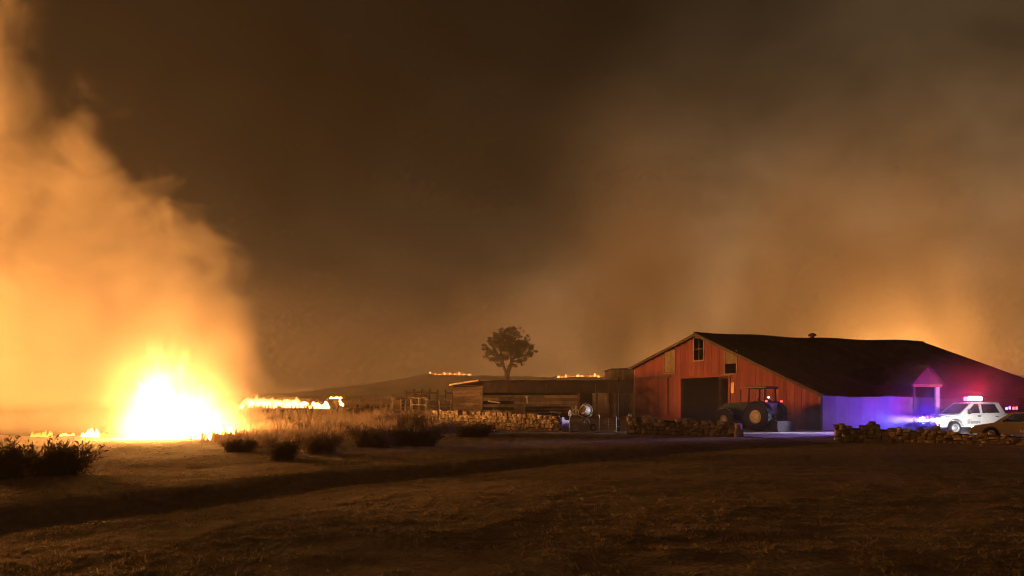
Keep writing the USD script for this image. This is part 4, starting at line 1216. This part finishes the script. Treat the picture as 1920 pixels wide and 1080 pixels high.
def bush(seed, n_stem, n_leaf, mat, name):
    """A scrubby clump about 2 wide and 1 high: whippy stems and narrow upright foliage; parts of a class prim to copy from."""
    r = np.random.default_rng(seed)
    cls = stage.CreateClassPrim("/World/_" + name)
    path = str(cls.GetPath())
    stems, cs, ds = [], [], []
    lobes = [(r.uniform(-.7, .7), r.uniform(-.6, .6), r.uniform(.45, 1.0)) for _ in range(7)]
    for k in range(n_stem):
        lx, ly, lh = lobes[k % 7]
        b = np.array([lx + r.normal() * .12, ly + r.normal() * .12, -.06])
        out = np.array([lx * .35 + r.normal() * .30, ly * .35 + r.normal() * .30, lh * r.uniform(.55, 1.05)])
        e = b + out
        m = (b + e) / 2 + np.array([-out[0] * .15, -out[1] * .15, .10])
        stems.append(tube([b, m, e], [.014, .010, .003], 3, cap=False))
        n = n_leaf // n_stem
        t = r.uniform(.10, 1.0, n)[:, None]
        pts = (1 - t) ** 2 * b + 2 * t * (1 - t) * m + t * t * e
        cs.append(pts + r.normal(size=(n, 3)) * .085)
        ds.append((e - b)[None] / np.linalg.norm(e - b) * .6 + r.normal(size=(n, 3)) * .42)
    c, d = np.vstack(cs), np.vstack(ds)
    d /= np.linalg.norm(d, axis=1, keepdims=True)
    w = np.cross(d, r.normal(size=d.shape)); w /= np.linalg.norm(w, axis=1, keepdims=True)
    L = r.uniform(.035, .085, len(c))[:, None]
    c[:, 2] = np.maximum(c[:, 2], .0)
    part(path, "stems", stems, bark)
    part(path, "foliage", quads(c, d * L, w * L * .22), mat)
    return path


bushes = [bush(51, 150, 9000, brush_dark, "bush_a"), bush(61, 130, 8000, brush_leaf, "bush_b"), bush(71, 90, 5000, brush_leaf, "bush_c")]
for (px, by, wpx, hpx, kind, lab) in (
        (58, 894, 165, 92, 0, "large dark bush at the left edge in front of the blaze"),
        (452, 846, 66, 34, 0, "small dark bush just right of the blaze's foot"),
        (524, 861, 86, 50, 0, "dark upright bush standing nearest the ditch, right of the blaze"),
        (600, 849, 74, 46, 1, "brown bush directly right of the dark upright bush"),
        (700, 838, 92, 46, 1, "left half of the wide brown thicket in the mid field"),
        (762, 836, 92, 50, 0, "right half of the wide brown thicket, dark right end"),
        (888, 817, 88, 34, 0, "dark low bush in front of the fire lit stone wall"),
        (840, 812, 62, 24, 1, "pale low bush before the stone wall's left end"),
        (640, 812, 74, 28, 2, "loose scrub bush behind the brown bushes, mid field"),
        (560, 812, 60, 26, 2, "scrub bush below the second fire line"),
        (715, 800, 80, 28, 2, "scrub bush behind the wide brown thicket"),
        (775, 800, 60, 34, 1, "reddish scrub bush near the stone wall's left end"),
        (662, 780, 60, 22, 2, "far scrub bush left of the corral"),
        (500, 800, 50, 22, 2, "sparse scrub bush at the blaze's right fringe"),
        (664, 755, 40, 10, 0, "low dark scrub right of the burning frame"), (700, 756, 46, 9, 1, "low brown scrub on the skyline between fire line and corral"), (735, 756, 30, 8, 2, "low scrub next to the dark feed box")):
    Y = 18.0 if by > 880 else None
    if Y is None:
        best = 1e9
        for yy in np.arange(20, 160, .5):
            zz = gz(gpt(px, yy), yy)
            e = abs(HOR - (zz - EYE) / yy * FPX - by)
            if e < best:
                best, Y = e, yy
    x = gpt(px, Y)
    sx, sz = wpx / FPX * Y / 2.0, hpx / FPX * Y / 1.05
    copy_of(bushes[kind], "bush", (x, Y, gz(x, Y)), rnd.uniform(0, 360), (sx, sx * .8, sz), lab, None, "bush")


def instancer(name, protos, pos, rotz, scale, label, cat, tilt=None):
    pi = UsdGeom.PointInstancer.Define(stage, "/World/" + name)
    paths = []
    for k, (m, mat) in enumerate(protos):
        usdkit.mesh(stage, f"/World/{name}/tuft_{k:03d}" if k else f"/World/{name}/tuft", m, mat)
        paths.append(Sdf.Path(f"/World/{name}/tuft_{k:03d}" if k else f"/World/{name}/tuft"))
    pi.CreatePrototypesRel().SetTargets(paths)
    n = len(pos)
    pi.CreateProtoIndicesAttr(Vt.IntArray.FromNumpy((np.arange(n) % len(protos)).astype(np.int32)))
    pi.CreatePositionsAttr(Vt.Vec3fArray.FromNumpy(pos.astype(np.float32)))
    pi.CreateScalesAttr(Vt.Vec3fArray.FromNumpy(scale.astype(np.float32)))
    h = rotz / 2
    pi.CreateOrientationsAttr(Vt.QuathArray([Gf.Quath(float(math.cos(a)), 0, 0, float(math.sin(a))) for a in h]))
    tag(pi.GetPrim(), label, cat, None, "stuff")


def tuft(seed, n, h, spread, w=.008):
    r = np.random.default_rng(seed)
    a = r.uniform(0, 6.28, n)
    b = np.stack([np.cos(a) * r.uniform(0, spread * .4, n), np.sin(a) * r.uniform(0, spread * .4, n), np.full(n, -.02)], 1)
    e = b + np.stack([np.cos(a) * r.uniform(.1, 1, n) * spread, np.sin(a) * r.uniform(.1, 1, n) * spread, h * r.uniform(.5, 1.1, n)], 1)
    s = np.stack([-np.sin(a), np.cos(a), 0 * a], 1) * w
    m = (b + e) / 2 + np.array([0, 0, h * .12])
    v = np.stack([b - s, b + s, m + s * .8, m - s * .8, e], 1).reshape(-1, 3)
    k = np.arange(n) * 5
    f = np.vstack([np.stack([k, k + 1, k + 2], 1), np.stack([k, k + 2, k + 3], 1), np.stack([k + 3, k + 2, k + 4], 1)])
    return trimesh.Trimesh(v, f, process=False)


def scatter(n, poly_test, depth_pow, ylo, yhi, seed):
    r = np.random.default_rng(seed)
    y = ylo + (yhi - ylo) * r.uniform(0, 1, n) ** depth_pow
    x = r.uniform(-.72, .72, n) * (y + 2)
    k = poly_test(x, y)
    x, y = x[k], y[k]
    return np.stack([x, y, ground_z(x, y)], 1)


drv = drive_poly.buffer(.6)


def off_drive(x, y):
    import shapely
    ok = ~shapely.contains_xy(drv, x, y)
    # not inside buildings
    t = (x - P0[0]) * V[0] + (y - P0[1]) * V[1]
    s = (x - P0[0]) * U[0] + (y - P0[1]) * U[1]
    inside = (t > TL - .3) & (t < TR + .3) & (s > -.5) & (s < LU + .5)
    shed = (x > gpt(848, 62)) & (x < 11) & (y > 61) & (y < 69)
    return ok & ~inside & ~shed


patch = lambda p, sc, seed: meshkit.fbm(np.stack([p[:, 0] * sc, p[:, 1] * sc, 0 * p[:, 0]], 1), 3, seed)
p = scatter(90000, off_drive, 1.25, 5.5, 44, 81)
d, al = crest_distance(p[:, 0], p[:, 1])
k = (patch(p, .5, 31) + rng.uniform(-.18, .18, len(p)) > .40)
p = p[k]
sc = (.75 + .9 * rng.uniform(0, 1, len(p)) ** 2)[:, None] * np.array([[1.2, 1.2, 1.0]])
instancer("lawn_grass", [(tuft(1, 14, .035, .08, .006), straw), (tuft(2, 12, .03, .09, .006), straw), (tuft(3, 12, .045, .07, .005), straw)], p, rng.uniform(0, 6.28, len(p)), sc, "short dry grass covering the dark lawn and near field", "grass")
# tall dry grass in the field behind


def tall_zone(x, y):
    px = 960 + FPX * x / y
    lim = np.interp(px, [-200, 0, 120, 300, 470, 560, 700, 810, 930, 1060, 1200, 3000], [60, 42, 41.5, 43, 30, 31, 33, 37, 44, 75, 75, 400])
    return off_drive(x, y) & (y > lim) & (px < 1190) & (px > np.where(y > 41, 455, 0)) & ((px < 740) | ((y > 47) & (y < 60)))


p = scatter(30000, tall_zone, 1.3, 28, 100, 82)
k = (patch(p, .16, 41) + rng.uniform(-.16, .16, len(p)) > .42)
p = p[k]
sc = (.6 + .9 * rng.uniform(0, 1, len(p)))[:, None] * np.array([[1.0, 1.0, 1.0]])
instancer("meadow_grass", [(tuft(5, 16, .50, .26, .012), straw_red), (tuft(6, 14, .42, .30, .012), straw_red), (tuft(7, 14, .60, .20, .010), straw)], p, rng.uniform(0, 6.28, len(p)), sc, "tall red brown dry grass in the field between blaze and sheds", "grass")
# ------------------------------------------------------------------ fire
flame_hot = glow("flame_hot", (1.0, .42, .10), 160.0)
flame_far = (glow("flame_far", (1.0, .19, .03), 2.2), glow("flame_far_hot", (1.0, .40, .10), 6.0))
flame_line = glow("flame_line", (1.0, .42, .10), 20.0)
flame_mid = glow("flame_mid", (1.0, .40, .08), 9.0)
flame_side = glow("flame_side", (1.0, .38, .08), 620.0)
flame_back = glow("flame_back", (1.0, .40, .09), 420.0)
flame_ridge = glow("flame_ridge", (1.0, .40, .09), 170.0)
flame_low = glow("flame_low", (1.0, .27, .04), 3.0)


def tongue(x, y, z, h, w, seed, lean=(0, 0)):
    """One tongue of flame: a wavering tapered tube."""
    r = np.random.default_rng(seed)
    t = np.linspace(0, 1, 7)
    ph = r.uniform(0, 6.3, 4)
    px = x + lean[0] * h * t ** 1.4 + 0.10 * h * t * np.sin(4.0 * t + ph[0]) + .03 * h * np.sin(9 * t + ph[1]) * t
    py = y + lean[1] * h * t ** 1.4 + 0.10 * h * t * np.sin(4.0 * t + ph[2])
    rad = w * (0.9 + 0.5 * t) * (1 - t) ** 0.8 * (1 + 0.2 * np.sin(7 * t + ph[3])) + 0.004
    return tube(np.stack([px, py, z + h * t], 1), rad, 6)


def fire(name, label, spots, mat, group=None, **kw):
    c = np.mean([s[:2] for s in spots], 0)
    T = thing(name, label, "fire", (c[0], c[1], gz(*c)), group=group)
    ms = []
    for k, s in enumerate(spots):
        x, y, h, w = s[:4]
        lean = s[4] if len(s) > 4 else (rnd.uniform(-.12, .12), rnd.uniform(-.1, .1))
        ms.append(tongue(x, y, gz(x, y) - .03, h, w, 1000 + int(abs(x) * 97 + abs(y) * 31) + k, lean))
    if isinstance(mat, tuple):
        wpart(T, "flames", [m for k, m in enumerate(ms) if k % 3], mat[0], kind="stuff")
        wpart(T, "hot_flames", [m for k, m in enumerate(ms) if k % 3 == 0], mat[1], kind="stuff")
    else:
        wpart(T, "flames", ms, mat, kind="stuff")
    return T


# the big blaze at the left
sp = []
for k in range(64):
    u = rnd.random()
    px = 240 + 208 * u
    top = np.interp(px, [238, 252, 270, 290, 312, 332, 352, 375, 395, 415, 440, 452], [.8, 1.7, 3.0, 4.2, 3.8, 3.2, 2.7, 2.3, 1.8, 1.3, .7, .4])
    Y = 40.6 + rnd.uniform(-.6, 2.2) - (0.9 if px > 380 else 0)
    h = top * rnd.uniform(.3, .8)
    sp.append((gpt(px, Y), Y, h, max(.18, h * .17), (rnd.uniform(-.22, -.02), rnd.uniform(-.1, .1))))
BLAZE = fire("grass_fire", "big white hot blaze of burning grass on the left, tallest flames in view", sp, flame_hot)


def flame_body(T, name, x0, x1, yc, yh, tops, strength, scale):
    """The burning gas itself: a glowing volume under a ragged, flickering top."""
    zs = [gz(x, yc) for x in np.linspace(x0, x1, 5)]
    z0, h = min(zs), max(t for _, t in tops)
    hb = h * 1.5 + .5
    mat = MAT(name, {
        "g": ("geometry", {}), "s": ("separate_xyz", {}),
        "mp": ("mapping", {"scale": (1.0, 1.0, .45)}),
        "n": ("noise_texture", {"scale": scale, "detail": 4.0, "roughness": .6, "distortion": 1.2}),
        "xn": ("map_range", {"from_min": x0, "from_max": x1, "clamp": True}),
        "top": ("rgb_ramp", {"ramp": [((x - x0) / (x1 - x0), (t / h,) * 3) for x, t in tops]}),
        "nz": ("map_range", {"from_min": .25, "from_max": .75, "to_min": .05 * h, "to_max": 1.65 * h}),
        "tz": ("math", {"math_type": "multiply"}), "zz": ("math", {"math_type": "subtract", "value2": z0}),
        "d": ("math", {"math_type": "subtract"}), "e": ("map_range", {"range_type": "smoothstep", "from_min": -.12 * h, "from_max": .35 * h, "clamp": True}),
        "yo": ("math", {"math_type": "subtract", "value2": yc}), "ya": ("math", {"math_type": "absolute"}),
        "ym": ("map_range", {"range_type": "smoothstep", "from_min": yh * .5, "from_max": yh, "to_min": 1.0, "to_max": 0.0, "clamp": True}),
        "m": ("math", {"math_type": "multiply"}), "st": ("math", {"math_type": "multiply", "value2": strength}),
        "v": ("principled_volume", {"density": 0.02, "color": (.6, .5, .4), "emission_color": (1.0, .43, .10)}),
    }, [("g.position", "s.vector"), ("g.position", "mp.vector"), ("mp.vector", "n.vector"), ("s.x", "xn.value"), ("xn.result", "top.fac"), ("n.fac", "nz.value"), ("top.color", "tz.value1"), ("nz.result", "tz.value2"),
        ("s.z", "zz.value1"), ("tz.value", "d.value1"), ("zz.value", "d.value2"), ("d.value", "e.value"), ("s.y", "yo.value1"), ("yo.value", "ya.value1"), ("ya.value", "ym.value"),
        ("e.result", "m.value1"), ("ym.result", "m.value2"), ("m.value", "st.value1"), ("st.value", "v.emission_strength")], volume="v.volume")
    wpart(T, "flame_body", box(x0, x1, yc - yh, yc + yh, z0 - .3, z0 + hb), mat, kind="stuff")


def line(px0, px1, Y0, Y1, n, h, w, jit=.4):
    out = []
    for k in range(n):
        f = (k + rnd.uniform(.1, .9)) / n
        Y = Y0 + (Y1 - Y0) * f + rnd.uniform(-jit, jit)
        x = gpt(px0 + (px1 - px0) * f, Y)
        hh = h * rnd.uniform(.45, 1.0) * (.75 + .25 * math.sin(k * .7 + px0))
        out.append((x, Y, hh, w * rnd.uniform(.7, 1.3)))
    return out


LINE = fire("grass_fire", "long white line of fire in the grass just right of the big blaze", line(456, 578, 74, 74, 44, .72, .36), flame_line)
flame_body(BLAZE, "blaze_flames", gpt(225, 41.3), gpt(466, 41.3), 41.3, 2.2,
           [(gpt(p_, 41.3), t_) for p_, t_ in ((225, 0), (236, .9), (252, 2.2), (270, 3.4), (290, 4.6), (312, 4.2), (332, 3.6), (352, 3.1), (375, 2.7), (395, 2.2), (420, 1.6), (445, .9), (466, 0))], 3.2, 1.0)
flame_body(LINE, "fire_line_flames", gpt(448, 73.8), gpt(580, 73.8), 73.8, 1.0,
           [(gpt(p_, 73.8), t_) for p_, t_ in ((448, 0), (456, .8), (480, 1.0), (520, .75), (555, .8), (574, .55), (580, 0))], 7.0, 1.3)


fire("grass_fire", "short separate clump of flames at the end of the long fire line", line(584, 614, 73, 73, 12, .85, .34), flame_line)
fire("grass_fire", "left line of small flames along the far hill, left of the tree", line(806, 884, 152, 149, 26, .75, .30, .3), flame_far)
fire("grass_fire", "right line of small flames along the far hill, beside the tall shed", line(1046, 1095, 149, 149, 20, .85, .36, .3) + line(1104, 1148, 149, 149, 18, .85, .36, .3), flame_far)
fire("grass_fire", "orange burning heap low at the left edge, leftmost flames in view", line(58, 98, 42.2, 42.2, 30, .40, .07, .5), flame_low)
fire("grass_fire", "thin low yellow flames between the burning heap and the bright flame pair", line(112, 138, 43, 43, 14, .20, .06, .3), flame_mid)
fire("grass_fire", "pair of bright low flames left of the big blaze", line(153, 166, 42.5, 42.5, 10, .40, .09, .3) + line(170, 187, 42.2, 42.2, 16, .58, .10, .3), flame_line)
fire("grass_fire", "tiny curl of flame alone on the ground before the bright pair", line(150, 156, 39.5, 39.5, 3, .12, .05, .1), flame_mid)
fire("grass_fire", "low broken orange flames along the big blaze's left foot", line(188, 250, 42, 41.6, 44, .36, .08, .5), flame_low)
fire("grass_fire", "small yellow flames at the right fringe of the big blaze", line(446, 486, 42.5, 44, 26, .55, .08, .5), flame_mid)
# the fire front goes on to the left, beyond the picture's edge
fire("grass_fire", "fire front continuing beyond the left edge", line(-520, -170, 58, 66, 34, 6.5, .8, 2.0), flame_side)
# fires on the far slope behind the barn
fire("grass_fire", "fire on the slope behind the barn's ridge", line(1560, 1780, 118, 116, 40, 1.6, .4, 1.0), flame_back)
fire("grass_fire", "fire on the ridge behind the barn's left roof edge", line(1200, 1335, 149, 150, 22, .8, .3, .5), flame_ridge)
# a burning frame at the end of the fire line
T = thing("burning_frame", "burning timber frame at the right end of the fire line", "frame", (gpt(628, 73), 73, gz(gpt(628, 73), 73)))
c = W(628, 0, 73); g = gz(c[0], 73)
zf = EYE + (HOR - 748) / FPX * 73
char = plain("charred_timber", (.02, .016, .013), .95, var=.3)
for x in (618, 640):
    q = W(x, 0, 73)
    wpart(T, "post", bar((q[0], 73.1, g - .2), (q[0], 73.1, zf), .14), char)
wpart(T, "beam", bar((W(616, 0, 73)[0], 73.1, zf - .04), (W(642, 0, 73)[0], 73.1, zf + .04), .15), char)
fl_ = [tongue(W(x, 0, 73)[0], 72.95, zf + .02, rnd.uniform(.12, .26), .09, int(x), (.3, 0)) for x in np.linspace(620, 640, 12)]
fl_ += [tongue(W(x, 0, 73)[0], 72.95, zf - dz_, .30, .09, int(x * 3), (.2, 0)) for x, dz_ in ((637, .3), (639, .5), (640, .62), (643, .68))]
wpart(T, "flames", fl_, flame_line, kind="stuff")
# ------------------------------------------------------------------ smoke
def ramp_axis(pts, lo, hi, vmin, vmax):
    return [((a - lo) / (hi - lo), ((v - vmin) / (vmax - vmin),) * 3) for a, v in pts]


plume_mat = MAT("smoke_plume", {
    "g": ("geometry", {}), "s": ("separate_xyz", {}),
    "n1": ("noise_texture", {"scale": 0.075, "detail": 4.0, "roughness": 0.55, "distortion": 0.8}),
    "n2": ("noise_texture", {"scale": 0.20, "detail": 4.0, "roughness": 0.62, "distortion": 0.9}),
    "zn": ("map_range", {"from_min": 0.0, "from_max": 40.0, "clamp": True}),
    "edge": ("rgb_ramp", {"ramp": ramp_axis([(0, -13.8), (5, -15.8), (8, -16.6), (10, -17.4), (13, -19.3), (16, -23.5), (19, -26.5), (25, -28.5), (40, -34)], 0, 40, -40, 0)}),
    "ex": ("map_range", {"from_min": 0.0, "from_max": 1.0, "to_min": -40.0, "to_max": 0.0}),
    "w1": ("map_range", {"from_min": 0.25, "from_max": 0.75, "to_min": -4.0, "to_max": 4.0}),
    "w2": ("map_range", {"from_min": 0.25, "from_max": 0.75, "to_min": -3.5, "to_max": 3.5}),
    "e1": ("math", {"math_type": "add"}), "e2": ("math", {"math_type": "add"}),
    "dx": ("math", {"math_type": "subtract"}),
    "mask": ("map_range", {"range_type": "smoothstep", "from_min": 0.0, "from_max": 2.5, "clamp": True}),
    "yc": ("math", {"math_type": "subtract", "value2": 46.0}), "ya": ("math", {"math_type": "absolute"}),
    "yf": ("map_range", {"range_type": "smoothstep", "from_min": 3.0, "from_max": 9.0, "to_min": 1.0, "to_max": 0.0, "clamp": True}),
    "lump": ("map_range", {"range_type": "smoothstep", "from_min": 0.38, "from_max": 0.62, "to_min": 0.35, "to_max": 1.45, "clamp": True}),
    "big": ("map_range", {"range_type": "smoothstep", "from_min": 0.40, "from_max": 0.58, "to_min": 0.45, "to_max": 1.35, "clamp": True}), "m0": ("math", {"math_type": "multiply"}),
    "m1": ("math", {"math_type": "multiply"}), "m2": ("math", {"math_type": "multiply"}), "den": ("math", {"math_type": "multiply", "value2": 0.085}),
    "lean": ("math", {"math_type": "multiply_add", "value2": 0.40}), "fx": ("combine_xyz", {}), "fmp": ("mapping", {"location": (16.8 / 5.5, -41.5 / 4.5, 0), "scale": (1 / 5.5, 1 / 4.5, 1 / 8.5)}),
    "fd": ("vector_math", {"math_type": "length"}),
    "fm": ("map_range", {"range_type": "smoothstep", "from_min": 0.15, "from_max": 1.0, "to_min": 0.042, "to_max": 0.0, "clamp": True}),
    "zl": ("rgb_ramp", {"ramp": ramp_axis([(0, .38), (2.5, .42), (6, .60), (11, 1.1), (20, 1.7), (40, 2.2)], 0, 40, 0, 4)}),
    "zm": ("math", {"math_type": "multiply", "value2": 4.0}), "den2": ("math", {"math_type": "multiply"}),
    "fl": ("math", {"math_type": "multiply"}),
    "tot": ("math", {"math_type": "add"}),
    "v": ("principled_volume", {"color": (.80, .74, .68), "anisotropy": 0.2}),
}, [("g.position", "s.vector"), ("g.position", "n1.vector"), ("g.position", "n2.vector"), ("s.z", "zn.value"), ("zn.result", "edge.fac"), ("edge.color", "ex.value"),
    ("n1.fac", "w1.value"), ("n2.fac", "w2.value"), ("ex.result", "e1.value1"), ("w1.result", "e1.value2"), ("e1.value", "e2.value1"), ("w2.result", "e2.value2"),
    ("e2.value", "dx.value1"), ("s.x", "dx.value2"), ("dx.value", "mask.value"), ("s.y", "yc.value1"), ("yc.value", "ya.value1"), ("ya.value", "yf.value"), ("n2.fac", "lump.value"),
    ("n1.fac", "big.value"), ("mask.result", "m0.value1"), ("big.result", "m0.value2"), ("m0.value", "m1.value1"), ("yf.result", "m1.value2"), ("m1.value", "m2.value1"), ("lump.result", "m2.value2"), ("m2.value", "den.value1"), ("s.z", "lean.value1"), ("s.x", "lean.value3"), ("lean.value", "fx.x"), ("s.y", "fx.y"), ("s.z", "fx.z"), ("fx.vector", "fmp.vector"), ("fmp.vector", "fd.vector1"), ("fd.value", "fm.value"), ("zn.result", "zl.fac"), ("zl.color", "zm.value1"), ("den.value", "den2.value1"), ("zm.value", "den2.value2"), ("den2.value", "tot.value1"), ("fm.result", "fl.value1"), ("lump.result", "fl.value2"), ("fl.value", "tot.value2"), ("tot.value", "v.density")], volume="v.volume")
solo("smoke_plume", box(-62, -8, 36.5, 55.5, -1.0, 40), plume_mat, "dense orange lit smoke rolling up from the big blaze on the left", "smoke", kind="stuff")
hill_mat = MAT("hill_smoke", {
    "g": ("geometry", {}), "s": ("separate_xyz", {}),
    "mp": ("mapping", {"scale": (1.0, 1.0, 0.55)}),
    "n1": ("noise_texture", {"scale": 0.062, "detail": 4.0, "roughness": 0.55, "distortion": 0.8}),
    "lump": ("map_range", {"range_type": "smoothstep", "from_min": 0.42, "from_max": 0.66, "to_min": 0.003, "to_max": 0.06, "clamp": True}),
    "top": ("map_range", {"range_type": "smoothstep", "from_min": 10.0, "from_max": 40.0, "to_min": 1.0, "to_max": 0.0, "clamp": True}),
    "xm": ("map_range", {"range_type": "smoothstep", "from_min": 0.0, "from_max": 26.0, "clamp": True}), "den0": ("math", {"math_type": "multiply"}),
    "den": ("math", {"math_type": "multiply"}),
    "v": ("principled_volume", {"color": (.85, .80, .75), "anisotropy": 0.2}),
}, [("g.position", "s.vector"), ("g.position", "mp.vector"), ("mp.vector", "n1.vector"), ("n1.fac", "lump.value"), ("s.z", "top.value"), ("lump.result", "den.value1"), ("top.result", "den0.value1"), ("s.x", "xm.value"), ("xm.result", "den0.value2"), ("den0.value", "den.value2"), ("den.value", "v.density")], volume="v.volume")
solo("hill_smoke", box(-1, 150, 73, 175, -1.0, 44.5), hill_mat, "drifting orange smoke over the far hill and behind the barn", "smoke", kind="stuff")
halo_mat = MAT("ground_smoke", {
    "g": ("geometry", {}), "mp": ("mapping", {"location": (-27.2 / 6.5, -46.6 / 2.6, -2.0 / 3.4), "scale": (1 / 6.5, 1 / 2.6, 1 / 3.4)}),
    "len": ("vector_math", {"math_type": "length"}), "n": ("noise_texture", {"scale": 0.5, "detail": 3.0}),
    "f": ("map_range", {"range_type": "smoothstep", "from_min": 0.1, "from_max": 1.0, "to_min": 0.17, "to_max": 0.0, "clamp": True}),
    "m": ("math", {"math_type": "multiply"}), "v": ("principled_volume", {"color": (.85, .80, .76), "anisotropy": 0.2}),
}, [("g.position", "mp.vector"), ("mp.vector", "len.vector1"), ("len.value", "f.value"), ("g.position", "n.vector"), ("f.result", "m.value1"), ("n.fac", "m.value2"), ("m.value", "v.density")], volume="v.volume")
solo("ground_smoke", box(20.7, 33.7, 44.0, 49.2, -1.2, 5.4), halo_mat, "added thin smoke around the pickup, there to carry the halo of its lamps", "smoke", kind="stuff")  # volume added to make the glow around the roof bar and strobe
valley_mat = MAT("valley_smoke", {
    "g": ("geometry", {}), "s": ("separate_xyz", {}), "n": ("noise_texture", {"scale": 0.06, "detail": 4.0, "distortion": 0.6}),
    "a": ("map_range", {"range_type": "smoothstep", "from_min": 0.36, "from_max": 0.64, "to_min": 0.005, "to_max": 0.026, "clamp": True}),
    "t": ("map_range", {"range_type": "smoothstep", "from_min": 5.0, "from_max": 19.0, "to_min": 1.0, "to_max": 0.0, "clamp": True}),
    "x": ("map_range", {"range_type": "smoothstep", "from_min": 14.0, "from_max": -2.0, "clamp": True}),
    "m": ("math", {"math_type": "multiply"}), "m2": ("math", {"math_type": "multiply"}), "v": ("principled_volume", {"color": (.85, .80, .75), "anisotropy": 0.2}),
}, [("g.position", "s.vector"), ("g.position", "n.vector"), ("n.fac", "a.value"), ("s.z", "t.value"), ("s.x", "x.value"), ("a.result", "m.value1"), ("t.result", "m.value2"), ("m.value", "m2.value1"), ("x.result", "m2.value2"), ("m2.value", "v.density")], volume="v.volume")
solo("valley_smoke", box(-70, 14.5, 76.5, 146, -1.0, 19.5), valley_mat, "low smoke lying over the field and hill left of the tree", "smoke", kind="stuff")
yard_mat = MAT("yard_smoke", {
    "g": ("geometry", {}), "mp": ("mapping", {"location": (-13.0 / 15.5, -50.0 / 6.4, -1.5 / 5.0), "scale": (1 / 15.5, 1 / 6.4, 1 / 5.0)}),
    "len": ("vector_math", {"math_type": "length"}), "n": ("noise_texture", {"scale": 0.25, "detail": 3.0}),
    "f": ("map_range", {"range_type": "smoothstep", "from_min": 0.3, "from_max": 1.0, "to_min": 0.010, "to_max": 0.0, "clamp": True}),
    "m": ("math", {"math_type": "multiply"}), "v": ("principled_volume", {"color": (.85, .80, .76), "anisotropy": 0.1}),
}, [("g.position", "mp.vector"), ("mp.vector", "len.vector1"), ("len.value", "f.value"), ("g.position", "n.vector"), ("f.result", "m.value1"), ("n.fac", "m.value2"), ("m.value", "v.density")], volume="v.volume")
solo("yard_smoke", box(-2.5, 28.5, 43.6, 56.4, -1.2, 6.5), yard_mat, "thin bluish smoke hanging in the yard before the barn", "smoke", kind="stuff")
haze_mat = MAT("haze", {"v": ("principled_volume", {"color": (.9,.87,.84), "density": 0.0005, "anisotropy": 0.3})}, [], volume="v.volume")
solo("haze", box(-280, 280, -60, 330, -4, 46), haze_mat, kind="stuff")
